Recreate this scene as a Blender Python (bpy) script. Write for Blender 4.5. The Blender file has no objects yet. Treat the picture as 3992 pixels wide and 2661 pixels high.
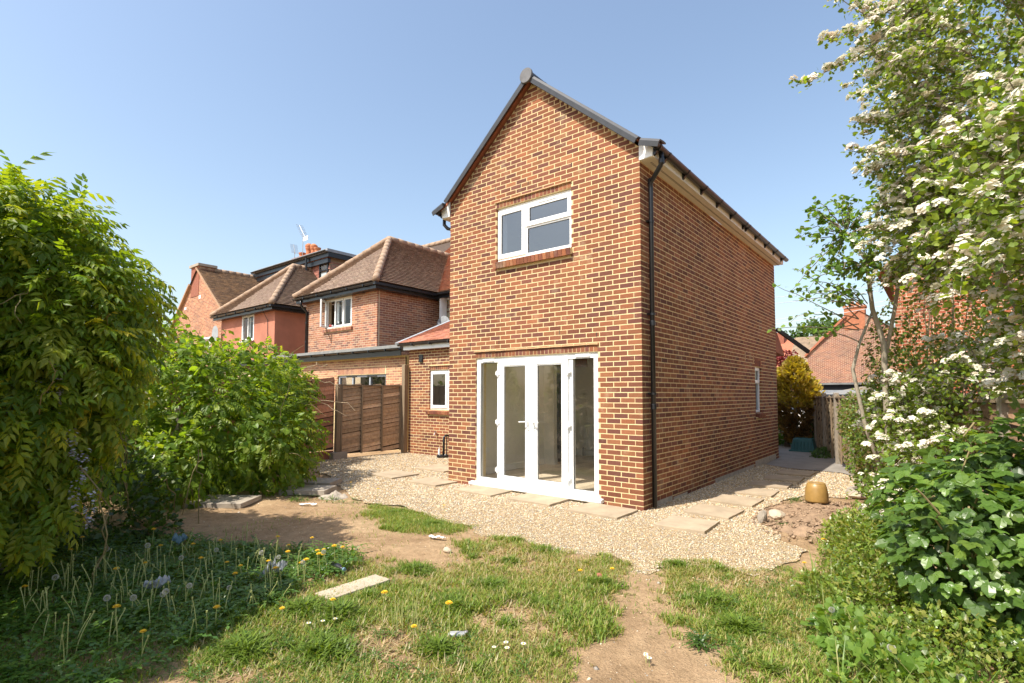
import bpy, math, random
import numpy as np
from mathutils import Vector, Matrix
random.seed(7)
rng = np.random.default_rng(7)
scene = bpy.context.scene
C = scene.collection
R_ = math.radians

# ---------------------------------------------------------------- camera
CAM = Vector((3.2213, -6.8785, 1.6132))
yaw, pit, rol = -0.68, 0.0549, 0.0015
fw = Vector((math.sin(yaw)*math.cos(pit), math.cos(yaw)*math.cos(pit), math.sin(pit)))
rt = Vector((math.cos(yaw), -math.sin(yaw), 0)); up = rt.cross(fw)
rt2 = rt*math.cos(rol)+up*math.sin(rol); up2 = -rt*math.sin(rol)+up*math.cos(rol)
cd = bpy.data.cameras.new('camera'); cam = bpy.data.objects.new('camera', cd); C.objects.link(cam)
m = Matrix((rt2, up2, -fw)).transposed().to_4x4(); m.translation = CAM
cam.matrix_world = m
cd.sensor_fit = 'HORIZONTAL'; cd.sensor_width = 36.0
cd.lens = 2056.7/3992*36; cd.shift_y = 92.77/3992
cd.clip_start = 0.05; cd.clip_end = 3000
scene.camera = cam

# ---------------------------------------------------------------- sky, sun, exposure
SUN_EL = R_(55); SX, SY = 0.261, 0.965          # the light travels towards +Y and a little +X
world = bpy.data.worlds.new('World'); scene.world = world; world.use_nodes = True
nt = world.node_tree; nt.nodes.clear()
wo = nt.nodes.new('ShaderNodeOutputWorld'); bg = nt.nodes.new('ShaderNodeBackground')
sky = nt.nodes.new('ShaderNodeTexSky'); sky.sky_type = 'NISHITA'; sky.sun_disc = False
sky.sun_elevation = SUN_EL; sky.sun_rotation = math.atan2(-SX, -SY)
sky.altitude = 0; sky.air_density = 1.3; sky.dust_density = 2.2; sky.ozone_density = 1.2
bg.inputs['Strength'].default_value = 0.132
hs = nt.nodes.new('ShaderNodeHueSaturation'); hs.inputs['Saturation'].default_value = .95
nt.links.new(sky.outputs[0], hs.inputs['Color']); nt.links.new(hs.outputs[0], bg.inputs[0]); nt.links.new(bg.outputs[0], wo.inputs[0])
sl = bpy.data.lights.new('sun', 'SUN'); sl.energy = 4.3; sl.angle = R_(0.5); sl.color = (1.0, 0.93, 0.82)
so = bpy.data.objects.new('sun', sl); C.objects.link(so)
so.rotation_euler = Vector((SX*math.cos(SUN_EL), SY*math.cos(SUN_EL), -math.sin(SUN_EL))).to_track_quat('-Z', 'Y').to_euler()
so.location = (-3, -12, 18)
scene.view_settings.view_transform = 'Standard'; scene.view_settings.look = 'None'
scene.view_settings.exposure = 0.82; scene.view_settings.gamma = 1.0
scene.view_settings.use_curve_mapping = False
scene.render.engine = 'CYCLES'
cy = scene.cycles
cy.use_denoising = True
cy.max_bounces = 8; cy.diffuse_bounces = 6; cy.glossy_bounces = 3; cy.transmission_bounces = 4; cy.transparent_max_bounces = 12
cy.sample_clamp_indirect = 6.0; cy.caustics_reflective = False; cy.caustics_refractive = False

# ---------------------------------------------------------------- materials
def newmat(name):
    m = bpy.data.materials.new(name); m.use_nodes = True; t = m.node_tree
    b = t.nodes['Principled BSDF']
    return m, t, b
def nd(t, ty, **k):
    n = t.nodes.new(ty)
    for a, v in k.items():
        setattr(n, a, v)
    return n
def pos_node(t):
    return nd(t, 'ShaderNodeNewGeometry').outputs['Position']
def noise(t, scale, detail=4, rough=.6, vec=None, stretch=None):
    n = nd(t, 'ShaderNodeTexNoise'); n.inputs['Scale'].default_value = scale
    n.inputs['Detail'].default_value = detail; n.inputs['Roughness'].default_value = rough
    v = vec or pos_node(t)
    if stretch:
        mp = nd(t, 'ShaderNodeMapping'); mp.inputs['Scale'].default_value = stretch
        t.links.new(v, mp.inputs[0]); v = mp.outputs[0]
    t.links.new(v, n.inputs['Vector'])
    return n.outputs[0]
def ramp(t, fac, stops):
    r = nd(t, 'ShaderNodeValToRGB'); el = r.color_ramp.elements
    while len(el) < len(stops): el.new(0.5)
    for e, (p, c) in zip(el, stops):
        e.position = p; e.color = (*c, 1) if len(c) == 3 else c
    t.links.new(fac, r.inputs[0])
    return r.outputs[0]
def mixc(t, a, b, fac, mode='MIX'):
    n = nd(t, 'ShaderNodeMix', data_type='RGBA', blend_type=mode)
    for s, v in ((n.inputs[0], fac), (n.inputs[6], a), (n.inputs[7], b)):
        if isinstance(v, (int, float)): s.default_value = v
        elif isinstance(v, tuple): s.default_value = (*v, 1)
        else: t.links.new(v, s)
    return n.outputs[2]
def bump(t, b, h, dist=.01, st=1.0):
    n = nd(t, 'ShaderNodeBump'); n.inputs['Distance'].default_value = dist; n.inputs['Strength'].default_value = st
    t.links.new(h, n.inputs['Height']); t.links.new(n.outputs[0], b.inputs['Normal'])
def simple(name, c, rough=.6, var=.15, scale=9, bumpd=0, bscale=60, metal=0, spec=.5, stretch=None, c2=None):
    m, t, b = newmat(name)
    c2 = c2 or tuple(max(0, x*(1-var)) for x in c); c1 = tuple(min(1, x*(1+var*.6)) for x in c)
    col = ramp(t, noise(t, scale, 5, .65, stretch=stretch), [(.3, c2), (.7, c1)])
    t.links.new(col, b.inputs['Base Color'])
    b.inputs['Roughness'].default_value = rough; b.inputs['Metallic'].default_value = metal
    b.inputs['Specular IOR Level'].default_value = spec
    if bumpd: bump(t, b, noise(t, bscale, 4, .6, stretch=stretch), bumpd)
    return m
def attrmat(name, rough=.85, nscale=40, nvar=.25, bumpd=.003, bscale=120, spec=.3, stretch=None, stain=None, batch=0):
    """colour comes from the per-piece attribute 'col', broken up with noise"""
    m, t, b = newmat(name)
    a = nd(t, 'ShaderNodeAttribute', attribute_name='col').outputs['Color']
    n1 = noise(t, nscale, 5, .7, stretch=stretch)
    f = ramp(t, n1, [(.25, (1-nvar,)*3), (.75, (1+nvar,)*3)])
    col = mixc(t, a, f, 1.0, 'MULTIPLY')
    if batch:
        col = mixc(t, col, ramp(t, noise(t, batch, 4, .55), [(.3, (.80, .82, .86)), (.7, (1.18, 1.16, 1.12))]), 1.0, 'MULTIPLY')
    if stain:
        n2 = noise(t, stain[0], 6, .65)
        k = ramp(t, n2, [(stain[2], (0, 0, 0)), (stain[3], (1, 1, 1))])
        col = mixc(t, col, stain[1], k)
    t.links.new(col, b.inputs['Base Color'])
    b.inputs['Roughness'].default_value = rough; b.inputs['Specular IOR Level'].default_value = spec
    if bumpd: bump(t, b, noise(t, bscale, 4, .6), bumpd)
    return m
def leafmat(name, trans=.5, rough=.36, spec=.5, tint=(1.75, 1.6, .40)):
    m, t, b = newmat(name)
    a = nd(t, 'ShaderNodeAttribute', attribute_name='col').outputs['Color']
    n1 = noise(t, 25, 3, .6)
    col = mixc(t, a, ramp(t, n1, [(.3, (.8, .85, .8)), (.7, (1.15, 1.1, 1.1))]), 1.0, 'MULTIPLY')
    t.links.new(col, b.inputs['Base Color']); b.inputs['Roughness'].default_value = rough
    b.inputs['Specular IOR Level'].default_value = spec
    tr = nd(t, 'ShaderNodeBsdfTranslucent')
    t.links.new(mixc(t, col, tint, 1.0, 'MULTIPLY'), tr.inputs[0])
    mx = nd(t, 'ShaderNodeMixShader'); mx.inputs[0].default_value = trans
    t.links.new(b.outputs[0], mx.inputs[1]); t.links.new(tr.outputs[0], mx.inputs[2])
    t.links.new(mx.outputs[0], t.nodes['Material Output'].inputs[0])
    return m
def glassmat(name, refl=1.6, tint=(.93, .96, .94), dirt=.0):
    m, t, b = newmat(name); t.nodes.remove(b)
    tr = nd(t, 'ShaderNodeBsdfTransparent'); tr.inputs[0].default_value = (*tint, 1)
    gl = nd(t, 'ShaderNodeBsdfGlossy'); gl.inputs['Roughness'].default_value = .015
    lw = nd(t, 'ShaderNodeLayerWeight'); lw.inputs[0].default_value = .5; f0 = ((refl-1)/(refl+1))**2
    pw = nd(t, 'ShaderNodeMath', operation='POWER'); pw.inputs[1].default_value = 5; t.links.new(lw.outputs['Facing'], pw.inputs[0])
    fr = nd(t, 'ShaderNodeMath', operation='MULTIPLY_ADD'); fr.inputs[1].default_value = 1-f0; fr.inputs[2].default_value = f0; t.links.new(pw.outputs[0], fr.inputs[0])
    mx = nd(t, 'ShaderNodeMixShader')
    t.links.new(fr.outputs[0], mx.inputs[0]); t.links.new(tr.outputs[0], mx.inputs[1]); t.links.new(gl.outputs[0], mx.inputs[2])
    out = mx.outputs[0]
    if dirt:
        df = nd(t, 'ShaderNodeBsdfDiffuse'); df.inputs[0].default_value = (.55, .52, .45, 1)
        k = ramp(t, noise(t, 14, 8, .75), [(.45, (dirt*.4,)*3), (.75, (dirt*2.2,)*3)])
        m2 = nd(t, 'ShaderNodeMixShader'); t.links.new(k, m2.inputs[0])
        t.links.new(out, m2.inputs[1]); t.links.new(df.outputs[0], m2.inputs[2]); out = m2.outputs[0]
    t.links.new(out, t.nodes['Material Output'].inputs[0])
    return m

M = {}
M['brick'] = attrmat('red_brick', .88, 55, .22, .004, 160, stain=(2.6, (.46, .37, .25), .57, .92), batch=.9)
M['mortar'] = simple('mortar', (.74, .59, .33), .95, .14, 12, .004, 120, spec=.2)
M['mortar_old'] = simple('old_mortar', (.62, .49, .34), .95, .2, 12, .003, 120, spec=.2)
M['upvc'] = simple('white_plastic', (.82, .83, .82), .32, .03, 6)
M['upvc_warm'] = simple('cream_soffit', (.78, .74, .64), .5, .05, 6)
M['black'] = simple('black_plastic', (.016, .017, .020), .30, .35, 14)
M['verge'] = simple('charcoal_verge_plastic', (.045, .048, .055), .42, .25, 7)
M['ridge'] = simple('grey_ridge_plastic', (.115, .115, .12), .6, .3, 9)
M['lintel'] = simple('sandy_mortar_strip', (.48, .31, .16), .9, .25, 20, .004, 90)
M['tile'] = attrmat('clay_tile', .85, 30, .25, .004, 90)
M['tile_old'] = attrmat('weathered_tile', .92, 10, .16, .003, 70, stain=(2.2, (.34, .28, .14), .60, .95))
M['cap'] = simple('ridge_tile', (.36, .25, .17), .9, .3, 6, .004, 50)
M['render'] = simple('terracotta_render', (.46, .18, .115), .93, .22, 1.1, .003, 150)
M['felt'] = simple('grey_roof_felt', (.20, .20, .19), .9, .25, 5, .004, 80)
M['lead'] = simple('lead_flashing', (.33, .35, .37), .5, .25, 6)
M['wood'] = attrmat('fence_wood', .85, 14, .35, .004, 60, stretch=None)
M['post'] = simple('concrete_post', (.30, .255, .20), .95, .25, 9, .005, 90)
M['postwood'] = simple('timber_post', (.24, .175, .11), .9, .35, 10, .004, 60, stretch=(1, 1, .08))
M['slab'] = simple('buff_paving_slab', (.40, .315, .215), .93, .24, 3.2, .003, 180)
M['concrete'] = simple('concrete', (.36, .31, .25), .95, .25, 3, .005, 60)
M['metal'] = simple('steel', (.45, .45, .45), .35, .2, 20, metal=.8)
M['interior'] = simple('white_interior_paint', (.84, .82, .75), .8, .03, 3)
M['laminate'] = attrmat('laminate_floor', .45, 9, .2, .001, 50)
M['dark'] = simple('dark_interior', (.03, .03, .03), .9, .2, 5)
M['glass_door'] = glassmat('door_glass', 1.95, (.93, .92, .87), .035)
M['glass'] = glassmat('window_glass', 2.9, (.55, .62, .70), .012)
M['glass_old'] = glassmat('neighbour_glass', 1.7, (.85, .9, .9), .01)

# ---------------------------------------------------------------- mesh helpers
class MB:
    def __init__(s): s.v = []; s.f = []
    def add(s, vs, fs):
        n = len(s.v); s.v += [tuple(v) for v in vs]; s.f += [tuple(i+n for i in f) for f in fs]; return s
    BF = [(0, 3, 2, 1), (4, 5, 6, 7), (0, 1, 5, 4), (1, 2, 6, 5), (2, 3, 7, 6), (3, 0, 4, 7)]
    def box(s, x0, x1, y0, y1, z0, z1):
        return s.add([(x0, y0, z0), (x1, y0, z0), (x1, y1, z0), (x0, y1, z0), (x0, y0, z1), (x1, y0, z1), (x1, y1, z1), (x0, y1, z1)], MB.BF)
    def obox(s, c, a, b, d):
        c, a, b, d = Vector(c), Vector(a), Vector(b), Vector(d)
        return s.add([c-a-b-d, c+a-b-d, c+a+b-d, c-a+b-d, c-a-b+d, c+a-b+d, c+a+b+d, c-a+b+d], MB.BF)
    def bar(s, p, q, w, h, upv=(0, 0, 1)):
        p, q = Vector(p), Vector(q); a = (q-p); l = a.length; a.normalize()
        b = Vector(upv).cross(a)
        if b.length < 1e-4: b = Vector((1, 0, 0)).cross(a)
        b.normalize(); d = a.cross(b)
        return s.obox((p+q)/2, a*l/2, b*w/2, d*h/2)
    def tube(s, pts, r, n=8, cap=True):
        pts = [Vector(p) for p in pts]; rs = r if isinstance(r, (list, tuple)) else [r]*len(pts)
        base = len(s.v); prev = None
        for i, p in enumerate(pts):
            t = (pts[min(i+1, len(pts)-1)]-pts[max(i-1, 0)])
            if t.length < 1e-9: t = Vector((0, 0, 1))
            t.normalize()
            if prev is None:
                a = t.cross(Vector((0, 0, 1)))
                if a.length < .1: a = t.cross(Vector((1, 0, 0)))
            else:
                a = prev - t*prev.dot(t)
            a.normalize(); prev = a; b = t.cross(a)
            for k in range(n):
                an = 2*math.pi*k/n; s.v.append(tuple(p+(a*math.cos(an)+b*math.sin(an))*rs[i]))
        for i in range(len(pts)-1):
            for k in range(n):
                k2 = (k+1) % n
                s.f.append((base+i*n+k, base+i*n+k2, base+(i+1)*n+k2, base+(i+1)*n+k))
        if cap:
            s.f.append(tuple(base+k for k in reversed(range(n)))); s.f.append(tuple(base+(len(pts)-1)*n+k for k in range(n)))
        return s
    def prism(s, poly, axis, a, b):
        n = len(poly)
        def P(p, t):
            return {'x': (t, p[0], p[1]), 'y': (p[0], t, p[1]), 'z': (p[0], p[1], t)}[axis]
        vs = [P(p, a) for p in poly]+[P(p, b) for p in poly]
        return s.add(vs, [tuple(range(n)), tuple(range(2*n-1, n-1, -1))]+[(i, n+i, n+(i+1) % n, (i+1) % n) for i in range(n)])
    def lathe(s, prof, c, n=20, ax='z'):
        base = len(s.v); c = Vector(c)
        for r, z in prof:
            for k in range(n):
                a = 2*math.pi*k/n; q = (r*math.cos(a), r*math.sin(a), z)
                if ax == 'y': q = (q[0], q[2], q[1])
                if ax == 'x': q = (q[2], q[0], q[1])
                s.v.append(tuple(c+Vector(q)))
        for i in range(len(prof)-1):
            for k in range(n):
                s.f.append((base+i*n+k, base+i*n+(k+1) % n, base+(i+1)*n+(k+1) % n, base+(i+1)*n+k))
        s.f.append(tuple(base+k for k in reversed(range(n)))); s.f.append(tuple(base+(len(prof)-1)*n+k for k in range(n)))
        return s
    def build(s, name, mat, parent=None, smooth=False, bev=0, local=False):
        me = bpy.data.meshes.new(name); me.from_pydata(s.v, [], s.f); me.update()
        return link(name, me, mat, parent, smooth, bev, local)
def fixnormals(me):
    import bmesh
    b = bmesh.new(); b.from_mesh(me); bmesh.ops.recalc_face_normals(b, faces=b.faces); b.to_mesh(me); b.free()
def link(name, me, mat, parent=None, smooth=False, bev=0, local=False):
    if len(me.polygons) < 60000: fixnormals(me)
    if mat and not me.materials: me.materials.append(M[mat] if isinstance(mat, str) else mat)
    o = bpy.data.objects.new(name, me); C.objects.link(o)
    if smooth: me.shade_smooth()
    if bev:
        mo = o.modifiers.new('bevel', 'BEVEL'); mo.width = bev; mo.segments = 2; mo.limit_method = 'ANGLE'
    if parent: attach(o, parent, local)
    return o
WM = {}
def attach(o, parent, local=False):
    o.parent = parent
    if not local and parent.name in WM: o.matrix_parent_inverse = WM[parent.name].inverted()
def thing(name, label, cat, loc=(0, 0, 0), group=None, rotz=0):
    o = bpy.data.objects.new(name, None); C.objects.link(o); o.empty_display_size = .2
    o.location = loc; o.rotation_euler = (0, 0, rotz); WM[o.name] = Matrix.Translation(loc) @ Matrix.Rotation(rotz, 4, 'Z')
    return tag(o, label, cat, group)
def tag(o, label, cat, group=None, kind=None):
    o['label'] = label; o['category'] = cat
    if group: o['group'] = group
    if kind: o['kind'] = kind
    return o
def struct(o): o['kind'] = 'structure'; return o
def stuff(o): o['kind'] = 'stuff'; return o
def dup(root, loc, rotz=0, scale=1, label=None):
    r = root.copy(); C.objects.link(r); r.location = loc; r.rotation_euler = (0, 0, rotz); r.scale = (scale,)*3
    if label: r['label'] = label
    for ch in list(root.children):
        c = ch.copy(); C.objects.link(c); c.parent = r
        for g in list(ch.children):
            d = g.copy(); C.objects.link(d); d.parent = c
    return r
def npmesh(name, V, F, col=None, nper=None):
    """V (n,3) float, F (m,3|4) int; col (n,3) per vertex"""
    me = bpy.data.meshes.new(name); V = np.ascontiguousarray(V, np.float32); F = np.ascontiguousarray(F, np.int32)
    k = F.shape[1]
    me.vertices.add(len(V)); me.vertices.foreach_set('co', V.ravel())
    me.loops.add(F.size); me.loops.foreach_set('vertex_index', F.ravel())
    me.polygons.add(len(F)); me.polygons.foreach_set('loop_start', np.arange(0, F.size, k, dtype=np.int32))
    me.update(calc_edges=True); me.shade_flat()
    if col is not None:
        a = me.attributes.new('col', 'FLOAT_COLOR', 'POINT')
        cc = np.ones((len(V), 4), np.float32); cc[:, :3] = col; a.data.foreach_set('color', cc.ravel())
    return me
# box pieces (bricks, tiles, slats): each is a 4x4 that maps the unit cube
UC = np.array([(0, 0, 0), (1, 0, 0), (1, 1, 0), (0, 1, 0), (0, 0, 1), (1, 0, 1), (1, 1, 1), (0, 1, 1)], float)
UF = np.array([(0, 3, 2, 1), (4, 5, 6, 7), (0, 1, 5, 4), (1, 2, 6, 5), (2, 3, 7, 6), (3, 0, 4, 7)])
def pieces(name, mats, palette, mat, parent, nmax=300, near=True, jit=.18, restname=None, chamfer=0):
    """mats: list of 4x4 arrays; palette: list of colours. Nearest nmax become objects, the rest one stuff part"""
    A = np.array(mats, float); n = len(A)
    ctr = A[:, :3, 3]+A[:, :3, :3].sum(2)/2
    ext = np.linalg.norm(A[:, :3, :3], axis=1).max(1)
    dist = np.linalg.norm(ctr-np.array(CAM), axis=1)/np.maximum(ext, .02)
    order = np.argsort(dist)
    pick = order[:nmax] if near else order[:0]; rest = order[nmax:] if near else order
    pal = np.array(palette); variants = []
    for i in range(min(14, max(3, len(pal)*2))):
        c = pal[i % len(pal)]*(1+rng.uniform(-jit, jit))
        me = npmesh(name, UC, UF, np.repeat(c[None], 8, 0)); fixnormals(me); me.materials.append(M[mat]); variants.append(me)
    for i in pick:
        o = bpy.data.objects.new(name, variants[rng.integers(len(variants))]); C.objects.link(o)
        o.matrix_basis = Matrix(A[i].tolist()); attach(o, parent)
    if len(rest):
        B = A[rest]
        V = np.einsum('nij,vj->nvi', B[:, :3, :3], UC)+B[:, None, :3, 3]
        F = (UF[None]+8*np.arange(len(rest))[:, None, None]).reshape(-1, 4)
        c = pal[rng.integers(len(pal), size=len(rest))]*(1+rng.uniform(-jit, jit, (len(rest), 1)))
        me = npmesh(restname or name+'work', V.reshape(-1, 3), F, np.repeat(c, 8, 0)); me.materials.append(M[mat])
        o = bpy.data.objects.new(restname or name+'work', me); C.objects.link(o); attach(o, parent); stuff(o)
        fixnormals(me)
def frame4(o, a, b, c):
    m = np.eye(4); m[:3, 0] = a; m[:3, 1] = b; m[:3, 2] = c; m[:3, 3] = o; return m

# ---------------------------------------------------------------- noise for scatter
_ph = rng.uniform(0, 6.28, (5, 8)); _fr = rng.normal(size=(5, 8, 3))
def fbm(P, s=1.0, k=0):
    P = np.asarray(P, float)*s; out = 0; amp = 1.0
    for o in range(3):
        f = _fr[(k+o) % 5]*(1.0*2**o)
        out = out+amp*np.sin(P @ f.T+_ph[(k+o) % 5]).mean(-1); amp *= .55
    return out*1.5
def inpoly(P, poly):
    x, y = P[:, 0], P[:, 1]; ins = np.zeros(len(P), bool); n = len(poly); j = n-1
    for i in range(n):
        xi, yi = poly[i]; xj, yj = poly[j]
        c = ((yi > y) != (yj > y)) & (x < (xj-xi)*(y-yi)/((yj-yi) or 1e-9)+xi)
        ins ^= c; j = i
    return ins
# ================================================================ GROUND
GRAVEL = [(-8.45, .3), (-7.2, -.75), (-5.81, -1.17), (-4.9, -1.6), (-4.4, -1.80), (-3.5, -2.05), (-3.0, -1.95), (-2.3, -1.98), (-1.3, -2.12),
          (-.85, -2.42), (-.5, -2.15), (-.32, -2.25), (.25, -2.27), (.66, -2.13), (.95, -2.42), (1.15, -2.38), (1.21, -1.83), (1.5, -1.78),
          (1.78, -1.84), (2.1, -1.35), (2.05, -.6), (1.7, -.1), (1.42, .4), (1.28, 1.2), (1.3, 2.1), (1.5, 2.7), (2.1, 2.85), (2.35, 3.3),
          (2.3, 4.4), (1.95, 5.3), (1.6, 5.85), (.6, 5.9), (-.02, 6.3), (-.02, .0), (-3.86, .0), (-3.86, 2.72), (-8.4, 2.72)]
def shrink(poly, d):
    c = np.array(poly); ctr = np.array([-.8, .6]); out = []
    n = len(c)
    for i in range(n):
        t = c[(i+1) % n]-c[i-1]; nn = np.array([-t[1], t[0]])/max(1e-6, np.hypot(*t)); out.append(tuple(c[i]+nn*d))
    return out
GRAVEL_IN = shrink(GRAVEL, .12)
def ground_mat():
    m, t, b = newmat('sandy_soil')
    p = pos_node(t)
    n1 = noise(t, 1.1, 6, .62, p); n2 = noise(t, 9, 6, .7, p); n3 = noise(t, 70, 4, .7, p)
    c = ramp(t, n1, [(.30, (.27, .18, .10)), (.48, (.40, .275, .16)), (.70, (.49, .355, .215))])
    c = mixc(t, c, ramp(t, n2, [(.3, (.72, .70, .66)), (.62, (1.08, 1.06, 1.05))]), 1.0, 'MULTIPLY')
    c = mixc(t, c, ramp(t, n3, [(.32, (.62, .60, .58)), (.5, (1, 1, 1)), (.74, (1.18, 1.18, 1.18))]), .8, 'MULTIPLY')
    v = nd(t, 'ShaderNodeTexVoronoi'); v.inputs['Scale'].default_value = 38; t.links.new(p, v.inputs['Vector'])
    k = ramp(t, v.outputs['Distance'], [(.10, (1, 1, 1)), (.16, (0, 0, 0))])
    sel = ramp(t, noise(t, 13, 2, .5, p), [(.58, (0, 0, 0)), (.64, (1, 1, 1))])
    kk = mixc(t, k, sel, 1.0, 'MULTIPLY')
    c = mixc(t, c, (.55, .47, .36), kk)
    t.links.new(c, b.inputs['Base Color']); b.inputs['Roughness'].default_value = .97; b.inputs['Specular IOR Level'].default_value = .15
    h = mixc(t, n3, n2, .55); bump(t, b, h, .045, 1.0)
    return m
M['soil'] = ground_mat()
GP_IN = GRAVEL_IN
def axis(lo, hi, st, far):
    a = np.arange(lo, hi+1e-6, st).tolist(); g = st; x = hi
    r = []
    while x < far: g *= 1.5; x += g; r.append(x)
    g = st; x = lo; l = []
    while x > -far: g *= 1.5; x -= g; l.append(x)
    return np.array(l[::-1]+a+r)
gx = axis(-9.5, 4.6, .07, 900); gy = axis(-8.2, 5, .07, 900)
GXX, GYY = np.meshgrid(gx, gy); P2 = np.stack([GXX.ravel(), GYY.ravel(), 0*GXX.ravel()], 1)
def ground_h(P):
    P = np.asarray(P, float); Q = np.column_stack([P[:, 0], P[:, 1], np.zeros(len(P))])
    near = np.exp(-np.maximum(0, np.hypot(Q[:, 0]-0, Q[:, 1]+3)-7)**2/4)
    lawn = 1/(1+np.exp((Q[:, 1]+2.3)*5))                # rougher where the lawn is
    hh = near*(fbm(Q, 1.3, 0)*.006+lawn*(fbm(Q, 4.5, 1)*.012+.012+fbm(Q, 12, 3)*.005)-.004)
    return np.where(inpoly(Q[:, :2], GP_IN), -.03, hh)
P2[:, 2] = ground_h(P2)
nx, ny = len(gx), len(gy)
idx = np.arange(nx*ny).reshape(ny, nx)
F = np.stack([idx[:-1, :-1], idx[:-1, 1:], idx[1:, 1:], idx[1:, :-1]], -1).reshape(-1, 4)
gme = npmesh('ground', P2, F); gme.materials.append(M['soil']); gme.shade_smooth()
go = bpy.data.objects.new('ground', gme); C.objects.link(go); struct(go)

def gravel_mat():
    m, t, b = newmat('gravel_bed')
    p = pos_node(t)
    v = nd(t, 'ShaderNodeTexVoronoi'); v.inputs['Scale'].default_value = 85; t.links.new(p, v.inputs['Vector'])
    sp = nd(t, 'ShaderNodeSeparateColor'); t.links.new(v.outputs['Color'], sp.inputs[0])
    c = ramp(t, sp.outputs[0], [(.0, (.24, .16, .09)), (.2, (.50, .35, .17)), (.5, (.62, .49, .29)), (.8, (.68, .57, .38)), (1, (.43, .37, .29))])
    c = mixc(t, c, ramp(t, v.outputs['Distance'], [(.2, (1, 1, 1)), (.75, (.45, .42, .38))]), 1.0, 'MULTIPLY')
    t.links.new(c, b.inputs['Base Color']); b.inputs['Roughness'].default_value = .9
    iv = nd(t, 'ShaderNodeInvert'); t.links.new(v.outputs['Distance'], iv.inputs['Color'])
    bump(t, b, iv.outputs[0], .012, 1.0)
    return m
M['gravelbed'] = gravel_mat()
M['pebble'] = attrmat('pebbles', .8, 60, .15, 0, spec=.3)
def densify(poly, st=.08, amp=.09):
    out = []
    for i, (x, y) in enumerate(poly):
        x2, y2 = poly[(i+1) % len(poly)]; n = max(1, int(math.hypot(x2-x, y2-y)/st))
        for k in range(n):
            f = k/n; px, py = x+(x2-x)*f, y+(y2-y)*f
            q = np.array([[px, py, 0.]])
            wall = (px > -3.95 and px < .05 and py > -.05) or py > 2.5 or px < -8.3
            a = 0 if wall else amp
            out.append((px+a*float(fbm(q, 6, 2)[0]), py+a*float(fbm(q, 6, 4)[0])))
    return out
gp = densify(GRAVEL)
mb = MB(); mb.add([(x, y, .006) for x, y in gp], [tuple(range(len(gp)))])
gb = mb.build('gravel_bed', 'gravelbed'); struct(gb)

OCT = np.array([(1, 0, 0), (-.9, .1, 0), (.1, 1, 0), (0, -1, .05), (.05, .1, .75), (0, 0, -.6)])
OCF = np.array([(0, 2, 4), (2, 1, 4), (1, 3, 4), (3, 0, 4), (2, 0, 5), (1, 2, 5), (3, 1, 5), (0, 3, 5)])
def pebbles(name, P, size, pal, z):
    n = len(P); a = rng.uniform(0, 6.28, n); sc = size[:, None]*rng.uniform(.6, 1.25, (n, 3)); sc[:, 2] *= .8
    T = OCT[None]*sc[:, None]; T = T+rng.normal(0, .12, T.shape)*size[:, None, None]
    ca, sa = np.cos(a)[:, None], np.sin(a)[:, None]
    V = np.stack([T[..., 0]*ca-T[..., 1]*sa, T[..., 0]*sa+T[..., 1]*ca, T[..., 2]+.25*T[..., 0]*rng.normal(0, .6, (n, 1))], -1)
    V += np.column_stack([P[:, 0], P[:, 1], np.broadcast_to(z, n)])[:, None]
    F = (OCF[None]+6*np.arange(n)[:, None, None]).reshape(-1, 3)
    pal = np.array(pal); c = pal[rng.integers(len(pal), size=n)]*rng.uniform(.72, 1.15, (n, 1))
    me = npmesh(name, V.reshape(-1, 3), F, np.repeat(c, 6, 0)); me.materials.append(M['pebble']); me.shade_smooth()
    o = bpy.data.objects.new(name, me); C.objects.link(o); return stuff(o)
GPAL = [(.53, .36, .18), (.61, .47, .29), (.67, .56, .39), (.48, .43, .36), (.74, .67, .54), (.38, .26, .15), (.58, .43, .26), (.65, .53, .36), (.36, .32, .27)]
P = rng.uniform((-8.4, -2.6), (2.4, 6.4), (330000, 2))
dcam = np.hypot(P[:, 0]-CAM.x, P[:, 1]-CAM.y)
P = P[(rng.random(len(P)) < np.clip((8.0/dcam)**1.5, .16, 1))]
P = P[inpoly(P, gp)]
hid = (P[:, 0] > -3.9) & (P[:, 0] < 0) & (P[:, 1] > 0)
P = P[~hid][:72000]
dc = np.hypot(P[:, 0]-CAM.x, P[:, 1]-CAM.y)
gr = pebbles('gravel', P, rng.uniform(.0055, .0115, len(P))*np.clip(dc/6, 1, 1.7), GPAL, .009)
tag(gr, 'golden gravel spread around the brick house', 'gravel', kind='stuff')
# loose stones on the bare earth
P = rng.uniform((-5, -5.5), (2.9, -1.2), (22000, 2)); keep = ~inpoly(P, gp)
edge = np.exp(-np.abs(P[:, 1]+2.1)*3.2)+.16
P = P[keep & (rng.random(len(P)) < edge)]
ls = pebbles('loose_stones', P, rng.uniform(.003, .009, len(P))*np.where(rng.random(len(P)) < .05, 2.4, 1), GPAL+[(.36, .25, .15), (.42, .30, .18), (.33, .22, .13), (.45, .32, .2)], ground_h(P)+.001)
tag(ls, 'small loose stones scattered over the bare earth', 'stones', kind='stuff')

# dark concrete apron beyond the gravel
mb = MB(); ap = [(.05, 6.3), (.6, 5.95), (1.6, 5.9), (1.95, 5.35), (1.9, 6.2), (1.2, 9.2), (.35, 12.2), (.1, 14.5), (-12, 14.5), (-12, 8.2), (.0, 8.2)]
mb.add([(x, y, .016) for x, y in ap], [tuple(range(len(ap)))])
M['apron'] = simple('grey_concrete_apron', (.26, .235, .205), .9, .25, 2.2, .004, 70)
struct(mb.build('path', 'apron'))
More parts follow.
